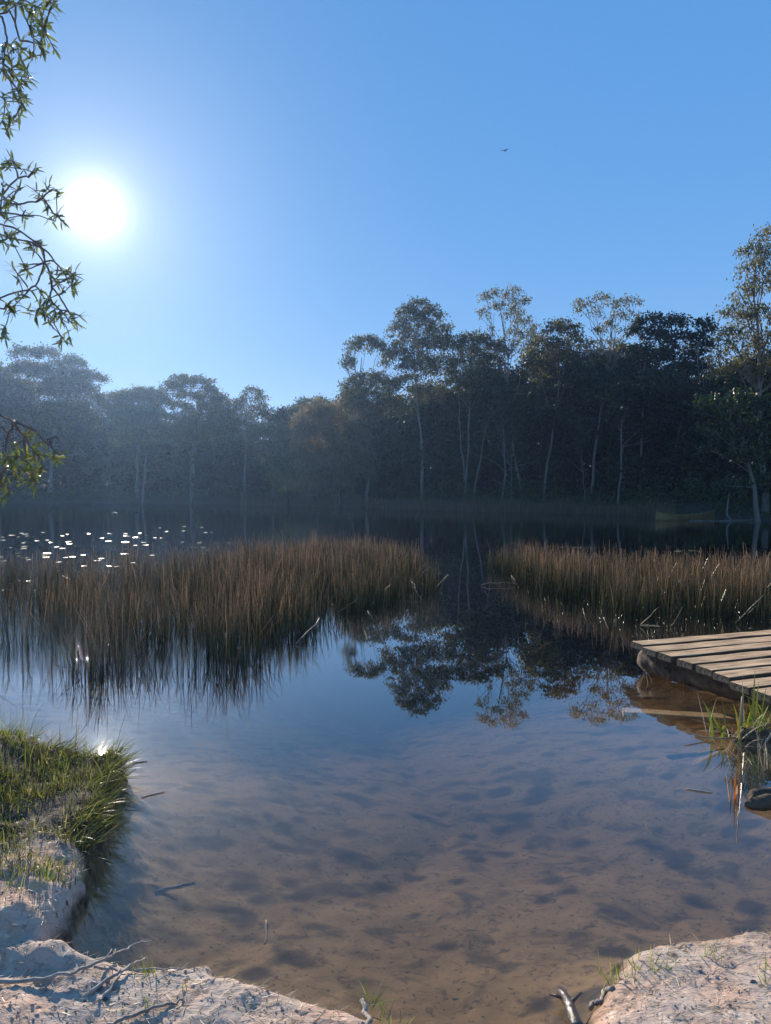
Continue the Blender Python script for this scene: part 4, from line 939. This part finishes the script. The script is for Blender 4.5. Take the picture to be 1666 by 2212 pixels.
# crumbs, pebbles and straw lying on the clay
def make_litter():
    r_ = np.random.default_rng(21)
    def spots(n):
        x = np.concatenate([r_.uniform(-1.7, .2, n), r_.uniform(.5, 1.8, n // 2), r_.uniform(-2.2, -1.2, n // 2)]); y = np.concatenate([r_.uniform(1.7, 2.5, n), r_.uniform(1.8, 2.7, n // 2), r_.uniform(2.5, 3.5, n // 2)])
        z = ground_z(x, y); k = z > .06; return x[k], y[k], z[k]
    x, y, z = spots(1600); n = len(x)
    s = r_.lognormal(-5.9, .5, n).clip(.001, .009)
    th = np.array([[1, 0, 0], [-1, 0, 0], [0, 1, 0], [0, -1, 0], [0, 0, 1], [0, 0, -1.0]])
    V = (th[None] * (1 + r_.normal(size=(n, 6, 3)) * .25)) * s[:, None, None] * np.array([1, 1, .7]); V += np.stack([x, y, z + s * .3], -1)[:, None]
    f = np.array([[0, 2, 4], [2, 1, 4], [1, 3, 4], [3, 0, 4], [2, 0, 5], [1, 2, 5], [3, 1, 5], [0, 3, 5]])
    mb = MB(); mb.add(V, [(np.arange(n)[:, None, None] * 6 + f[None]).reshape(-1, 3)]); tag(mb.build('gravel', M['stone']), kind='stuff')
    x, y, z = spots(3200); n = len(x); mb = MB()
    blades(mb, np.stack([x, y, z + .003], -1), r_.uniform(.01, .06, n), r_.uniform(.001, .003, n), r_.normal(.2, .9, n), r_.uniform(1.35, 1.6, n), r_.normal(0, .1, n), 3)
    tag(mb.build('straw_litter', M['straw']), kind='stuff')
make_litter()

# ------------------------------------------------------------------ canoe
def make_canoe():
    c = at(1481, 1123, 0); az = math.radians(24)
    root = empty('canoe', c, 'yellow canoe moored empty against the dark far shore', 'canoe', rz=az)
    Lh, K, S = 2.1, 25, 9
    xs = np.linspace(-Lh, Lh, K); t = np.abs(xs / Lh)
    half = .44 * (1 - t ** 2.4) + .012; sheer = .27 + .22 * t ** 3; keel = -.09 + .10 * t ** 5
    def shell(inset):
        V = []
        for i in range(K):
            u = np.linspace(-1, 1, S * 2 - 1); w = max(half[i] - inset, .004)
            yy = np.sign(u) * np.abs(u) ** .55 * w; zz = keel[i] + inset + (sheer[i] - keel[i] - inset) * np.abs(u) ** 2.2
            V.append(np.stack([np.full(len(u), xs[i] * (1 - inset * .15)), yy, zz], -1))
        V = np.array(V); n = V.shape[1]
        q = np.array([[i * n + j, i * n + j + 1, (i + 1) * n + j + 1, (i + 1) * n + j] for i in range(K - 1) for j in range(n - 1)]); return V, q
    V, q = shell(0); V2, q2 = shell(.018)
    mb = MB(); mb.add(V, [q[:, ::-1]]); mb.build('hull', M['canoe'], root, True)
    mb = MB(); mb.add(V2, [q2]); mb.build('hull_lining', M['canoe_in'], root, True)
    for s in (-1, 1):
        mb = MB(); mb.tube(np.stack([xs, s * half, sheer + .004], -1), np.full(K, .016), 6); mb.build('gunwale', M['canoe'], root, True)
    for x in (-1.1, 1.0):
        w = np.interp(x, xs, half) * .96; mb = MB()
        mb.add([(x + a, b * w, .16 + c_) for a in (-.12, .12) for b in (-1, 1) for c_ in (0, .025)], [np.array([(0, 1, 3, 2), (4, 6, 7, 5), (0, 4, 5, 1), (2, 3, 7, 6), (0, 2, 6, 4), (1, 5, 7, 3)])]); mb.build('seat', M['canoe_in'], root)
make_canoe()
# fallen limbs and dead wood at the foot of the right trees
for pts, z, r, l in (([(1586, 1128), (1570, 1112), (1572, 1092), (1576, 1060)], (-.1, .3, .8, 1.5), .05, 'curved grey stem rising out of the water at the foot of the right trees'),
                     ([(1556, 1128), (1620, 1130), (1650, 1124)], (.02, .04, .2), .045, 'pale fallen limb lying at the waterline under the right trees'),
                     ([(1490, 1130), (1540, 1132), (1568, 1134)], (.02, .03, .02), .03, 'thin floating limb just right of the canoe')):
    Y = 37.0
    P = np.array([pd(p[0], p[1], Y + i * .3) for i, p in enumerate(pts)]); P[:, 2] = z
    mb = MB(); t = np.linspace(0, 1, len(P)); tt = np.linspace(0, 1, 9); Q = np.stack([np.interp(tt, t, P[:, k]) for k in range(3)], -1)
    mb.tube(Q - Q[0], np.linspace(r, r * .5, 9), 7, wob=.08); o = mb.build('fallen_limb', M['bark_mid'], None, True); o.location = Vector(Q[0]); tag(o, l, 'dead limb')

# ------------------------------------------------------------------ the tree that overhangs from the left
def overhang():
    tx, ty = -4.6, 4.6; tz = gz(tx, ty)
    root = empty('overhanging_tree', (tx, ty, tz), 'leafy paperbark-like tree reaching in from the left edge with whorled leaves', 'tree')
    org = np.array([tx, ty, tz])
    mb = MB(); P = np.array([[tx, ty, tz - .2], [tx + .1, ty, 1.0], [tx - .05, ty + .1, 2.2], [tx + .15, ty + .1, 3.6], [tx + .1, ty + .2, 5.2], [tx + .3, ty + .2, 7.0]])
    mb.tube(P, [.17, .14, .13, .11, .08, .04], 12, wob=.04); mb.build('trunk', M['bark_mid'], root, True, org)
    def spray(cl, conv, Y, starts, mat, fixed, leafL=.085, nleaf=(7, 11)):
        pts = []
        for st in starts: pts.append((np.array(st), -1, .022))
        nodes = [p[0] for p in pts]; par = [-1] * len(nodes); rad = [.018] * len(nodes); kids = [0] * len(nodes)
        # limbs traced first
        for poly in fixed:
            prev = int(np.argmin([np.linalg.norm(n - pd(*conv(*poly[0]), Y)) for n in nodes])); yy = Y + rng.normal() * .12
            for q in poly:
                nodes.append(pd(*conv(*q), yy + rng.normal() * .04)); par.append(prev); rad.append(.007); kids.append(0); kids[prev] += 1; prev = len(nodes) - 1
        C = [pd(*conv(*q), Y + rng.normal() * .22) for q in cl]
        C.sort(key=lambda c: min(np.linalg.norm(c - n) for n in nodes))
        tips = []
        for c in C:
            j = int(np.argmin([np.linalg.norm(c - n) + (.02 if kids[i] > 2 else 0) for i, n in enumerate(nodes)]))
            nodes.append(c); par.append(j); rad.append(.0035); kids.append(0); kids[j] += 1; tips.append(len(nodes) - 1)
        bm_ = MB(); lm = MB()
        for i in range(len(nodes)):
            if par[i] >= 0:
                a, b = nodes[par[i]], nodes[i]
                path = limb_path(a, b, .3, 5); bm_.tube(path, np.linspace(min(rad[par[i]], .012), min(rad[i], .006), 5), 5, cap=False)
        for i in tips:
            c = nodes[i]; d0 = nrm(c - nodes[par[i]]); k = int(rng.integers(*nleaf))
            dirs = nrm(rng.normal(size=(k, 3)) * .75 + d0 * .75 + np.array([0, 0, -.15])); basep = c - d0 * rng.uniform(0, .05, (k, 1))
            leaf_lance(lm, basep, dirs, nrm(rng.normal(size=(k, 3)) * .6 + np.array([0, 0, 1.0])), leafL * rng.uniform(.4, 1.25, k), leafL * .20 * rng.uniform(.7, 1.2, k))
        b = bm_.build('branch', M['twig'], root, True, org)
        lm.build('leaves', M[mat], b, False, org)
    z1 = lambda x, y: (x / 4.078, y / 4.078)
    z2 = lambda x, y: (x * .2943, 488 + y * .2943)
    top = [(60, 50), (30, 20), (100, 30), (240, 60), (200, 30), (260, 100), (300, 100), (330, 60), (470, 40), (500, 15), (440, 70), (420, 20), (370, 150), (360, 200), (420, 190), (290, 230), (375, 270), (380, 240), (400, 300), (380, 320), (280, 330), (150, 400), (120, 440), (20, 460), (90, 520), (200, 440), (300, 500), (250, 520), (370, 400), (480, 440), (400, 480), (30, 600), (60, 650),
           (140, 670), (110, 620), (220, 580), (170, 560), (240, 640), (260, 690), (200, 700), (150, 800), (200, 830), (180, 760), (220, 880), (170, 880), (130, 840), (230, 960), (200, 920), (40, 900), (20, 1000), (80, 1050), (140, 1020), (160, 1080), (90, 1110), (50, 1180), (10, 860), (10, 1090), (60, 110), (40, 380)]
    mid1 = [(60, 1430), (130, 1430), (190, 1490), (310, 1480), (310, 1520), (30, 1590), (180, 1650), (20, 1700), (80, 1740), (140, 1790), (60, 1820), (310, 1680), (390, 1690), (440, 1620), (480, 1660), (500, 1700), (400, 1770), (440, 1830), (500, 1880), (540, 1950), (490, 1950), (230, 1850), (260, 1910), (40, 1930), (80, 1940), (20, 1470), (100, 1400), (110, 1760), (40, 1760)]
    mid2 = [(30, 50), (70, 90), (20, 120), (110, 50), (250, 130), (290, 140), (240, 170), (270, 110), (220, 140), (90, 150), (190, 320), (210, 350), (90, 300), (130, 370), (170, 300), (350, 310), (420, 320), (390, 340), (520, 350), (560, 340), (500, 320), (545, 380), (500, 400), (550, 430), (520, 440), (390, 400), (430, 420), (560, 500), (470, 490), (250, 490), (310, 490), (170, 500), (130, 520), (330, 550), (390, 570), (290, 600), (220, 620), (260, 660), (330, 640), (420, 640), (370, 720), (460, 700), (530, 650), (590, 660), (570, 720),
            (530, 720), (350, 600), (400, 610), (310, 660), (370, 680), (440, 660), (290, 560), (460, 830), (510, 820), (430, 860), (480, 850), (80, 610), (110, 640), (60, 580), (100, 590), (30, 760), (40, 830), (10, 790)]
    low = [(230, 1510), (230, 1550), (170, 1560), (260, 1610), (100, 1620), (150, 1640), (210, 1650), (270, 1680), (30, 1700), (60, 1690), (20, 1740), (420, 1690), (450, 1680), (390, 1710), (440, 1720), (130, 1770), (210, 1750), (240, 1790), (190, 1800), (300, 1790), (320, 1780), (280, 1850), (260, 1900), (220, 1880), (150, 1880), (50, 1850), (30, 1880), (20, 1930), (60, 2000), (10, 2010), (180, 1700), (120, 1690), (240, 1700), (160, 1820), (80, 1720), (250, 1830), (130, 1840), (90, 1760)]
    spray(top, z1, 5.0, [P[4]], 'near', [[(-60, 60), (140, 40), (135, 200), (180, 360)], [(-60, 160), (20, 150), (50, 300), (60, 380), (40, 520)], [(-60, 560), (20, 620), (80, 700), (150, 780)], [(190, 0), (200, 120), (260, 230), (290, 300)]])
    spray(mid1, z1, 5.2, [P[3]], 'near', [[(-60, 1900), (0, 1860), (70, 1790), (170, 1800), (320, 1780), (380, 1740)], [(20, 1720), (80, 1640), (160, 1570), (250, 1560), (280, 1520)], [(-60, 1880), (60, 1875), (200, 1900), (300, 1900)], [(380, 1740), (420, 1800), (470, 1880), (520, 1910)]])
    spray(mid2, z2, 5.1, [P[3]], 'near', [[(-80, -20), (40, 0), (150, 40), (250, 110), (320, 180), (330, 270), (370, 370), (380, 450), (360, 540)], [(-60, 60), (60, 90), (180, 110), (300, 160), (400, 260), (470, 340), (530, 370)], [(320, 270), (290, 380), (260, 440), (215, 470)], [(380, 450), (450, 540), (500, 620)], [(-60, 600), (30, 610)]], leafL=.08)
    spray(low, z2, 4.4, [P[1]], 'near_lit', [[(-120, 1340), (0, 1390), (100, 1440), (230, 1490), (330, 1580), (370, 1610)], [(-100, 1440), (0, 1470), (60, 1530), (100, 1600)], [(100, 1440), (140, 1500), (180, 1560)], [(340, 1580), (380, 1560), (430, 1550)], [(60, 1530), (40, 1650), (20, 1800), (20, 1900)], [(180, 1560), (190, 1680), (230, 1800), (270, 1870)], [(370, 1600), (400, 1660)]], leafL=.066, nleaf=(8, 13))
overhang()

# a bird far up
def bird():
    p = pd(1091, 326, 24); mb = MB()
    mb.tube(np.array([[-.16, 0, 0], [-.08, 0, .01], [.04, 0, .01], [.13, 0, .02], [.17, 0, .02]]), [.01, .035, .045, .03, .008], 8)
    root = empty('bird', p, 'tiny dark bird gliding alone high in the sky', 'bird', rz=1.0)
    mb.build('body', M['bird'], root, True)
    for s in (-1, 1):
        m2 = MB(); m2.add([(-.06, s * .03, .02), (.06, s * .03, .02), (.05, s * .18, .09), (-.02, s * .36, .05), (-.07, s * .18, .085)], [np.array([[0, 1, 2, 4]]), np.array([[4, 2, 3]])]); m2.build('wing', M['bird'], root)
    root.scale = (.42, .42, .42)
bird()

# ------------------------------------------------------------------ air
def haze():
    m, nt, N, L = new_mat('hazy_air'); out = N('ShaderNodeOutputMaterial'); v = N('ShaderNodeVolumePrincipled', i_Density=HAZE_D)
    v.inputs['Color'].default_value = HAZE_C; v.inputs['Anisotropy'].default_value = HAZE_G; L(v.outputs[0], out.inputs['Volume'])
    x0, x1, y0, y1, z0, z1 = -310, 310, -310, 310, -3.7, 19.5
    vv = [(x, y, z) for z in (z0, z1) for (x, y) in ((x0, y0), (x1, y0), (x1, y1), (x0, y1))]
    mb = MB(); mb.add(vv, [[(3, 2, 1, 0), (4, 5, 6, 7), (0, 1, 5, 4), (1, 2, 6, 5), (2, 3, 7, 6), (3, 0, 4, 7)]])
    tag(mb.build('haze', m), kind='stuff')
HAZE_D, HAZE_C, HAZE_G = .00056, (.32, .53, .92, 1), .73
haze()

# ------------------------------------------------------------------ light
wd = bpy.data.worlds.new('World'); SC.world = wd; wd.use_nodes = True
nt = wd.node_tree; nt.nodes.clear(); L = nt.links.new; N = lambda t, **k: _mk(nt, t, k)
out = N('ShaderNodeOutputWorld'); bg = N('ShaderNodeBackground', i_Strength=.12)
sky = N('ShaderNodeTexSky'); sky.sky_type = 'NISHITA'; sky.sun_disc = False; sky.sun_elevation = SUN_EL; sky.sun_rotation = SUN_AZ
sky.air_density = 1.0; sky.dust_density = 0.0; sky.ozone_density = 5.0; sky.altitude = 0
gm = N('ShaderNodeGamma', i_Gamma=.3); L(sky.outputs[0], gm.inputs[0])
hs = N('ShaderNodeHueSaturation', i_Saturation=2.2, i_Value=2.5); L(gm.outputs[0], hs.inputs['Color'])
tn = N('ShaderNodeMix', data_type='RGBA', blend_type='MULTIPLY'); tn.inputs[0].default_value = 1; tn.inputs[7].default_value = (.95, .955, 1.17, 1); L(hs.outputs[0], tn.inputs[6])
# bright aureole of the sun, a function of the direction of the sky only
tc = N('ShaderNodeTexCoord'); dot = N('ShaderNodeVectorMath', operation='DOT_PRODUCT'); dot.inputs[1].default_value = tuple(SUN); L(tc.outputs['Generated'], dot.inputs[0])
ac = N('ShaderNodeMath', operation='ARCCOSINE'); L(dot.outputs['Value'], ac.inputs[0])
def glow(width, amp, p=1.0):
    a = N('ShaderNodeMath', operation='DIVIDE'); a.inputs[1].default_value = width; L(ac.outputs[0], a.inputs[0])
    b = N('ShaderNodeMath', operation='POWER'); b.inputs[1].default_value = p; L(a.outputs[0], b.inputs[0])
    c = N('ShaderNodeMath', operation='MULTIPLY'); c.inputs[1].default_value = -1; L(b.outputs[0], c.inputs[0])
    e = N('ShaderNodeMath', operation='EXPONENT'); L(c.outputs[0], e.inputs[0])
    g = N('ShaderNodeMath', operation='MULTIPLY'); g.inputs[1].default_value = amp; L(e.outputs[0], g.inputs[0]); return g.outputs[0]
g1 = glow(math.radians(1.0), 14, 1.0); g2 = glow(math.radians(6.2), 3.0)
ga = N('ShaderNodeMath', operation='ADD'); L(g1, ga.inputs[0]); L(g2, ga.inputs[1])
gc = N('ShaderNodeMix', data_type='RGBA', blend_type='MULTIPLY'); gc.inputs[0].default_value = 1; gc.inputs[6].default_value = (1, .98, .95, 1); L(ga.outputs[0], gc.inputs[7])
sm = N('ShaderNodeMix', data_type='RGBA', blend_type='ADD'); sm.inputs[0].default_value = 1; L(tn.outputs[2], sm.inputs[6]); L(gc.outputs[2], sm.inputs[7])
dk = N('ShaderNodeMath', operation='SUBTRACT'); dk.inputs[0].default_value = 1.0; L(glow(math.radians(22), .42), dk.inputs[1])
tm_ = N('ShaderNodeVectorMath', operation='SCALE'); L(tn.outputs[2], tm_.inputs[0]); L(dk.outputs[0], tm_.inputs['Scale']); L(tm_.outputs[0], sm.inputs[6])
L(sm.outputs[2], bg.inputs[0]); L(bg.outputs[0], out.inputs[0])

sl = bpy.data.lights.new('sun', 'SUN'); sl.energy = 5.0; sl.angle = math.radians(.53); sl.color = (1, .89, .74)
so = bpy.data.objects.new('sun', sl); COL.objects.link(so); so.location = (0, 0, 60)
so.rotation_euler = Vector([float(-c) for c in SUN]).to_track_quat('-Z', 'Y').to_euler()

cam = bpy.data.cameras.new('camera'); cam.sensor_fit = 'VERTICAL'; cam.sensor_height = 36.0; cam.lens = 36.0 * FPX / 2212.0
cam.clip_start = .05; cam.clip_end = 3000
co = bpy.data.objects.new('camera', cam); COL.objects.link(co); co.location = (0, 0, CAMZ); co.rotation_euler = (math.pi / 2 - PITCH, 0, 0)
SC.camera = co

SC.render.engine = 'CYCLES'
SC.view_settings.view_transform = 'Standard'; SC.view_settings.look = 'None'; SC.view_settings.gamma = 1; SC.view_settings.exposure = 0.6
SC.cycles.use_denoising = True
SC.cycles.max_bounces = 8; SC.cycles.volume_bounces = 1; SC.cycles.transparent_max_bounces = 12
SC.cycles.sample_clamp_indirect = 6.0; SC.cycles.sample_clamp_direct = 0.0
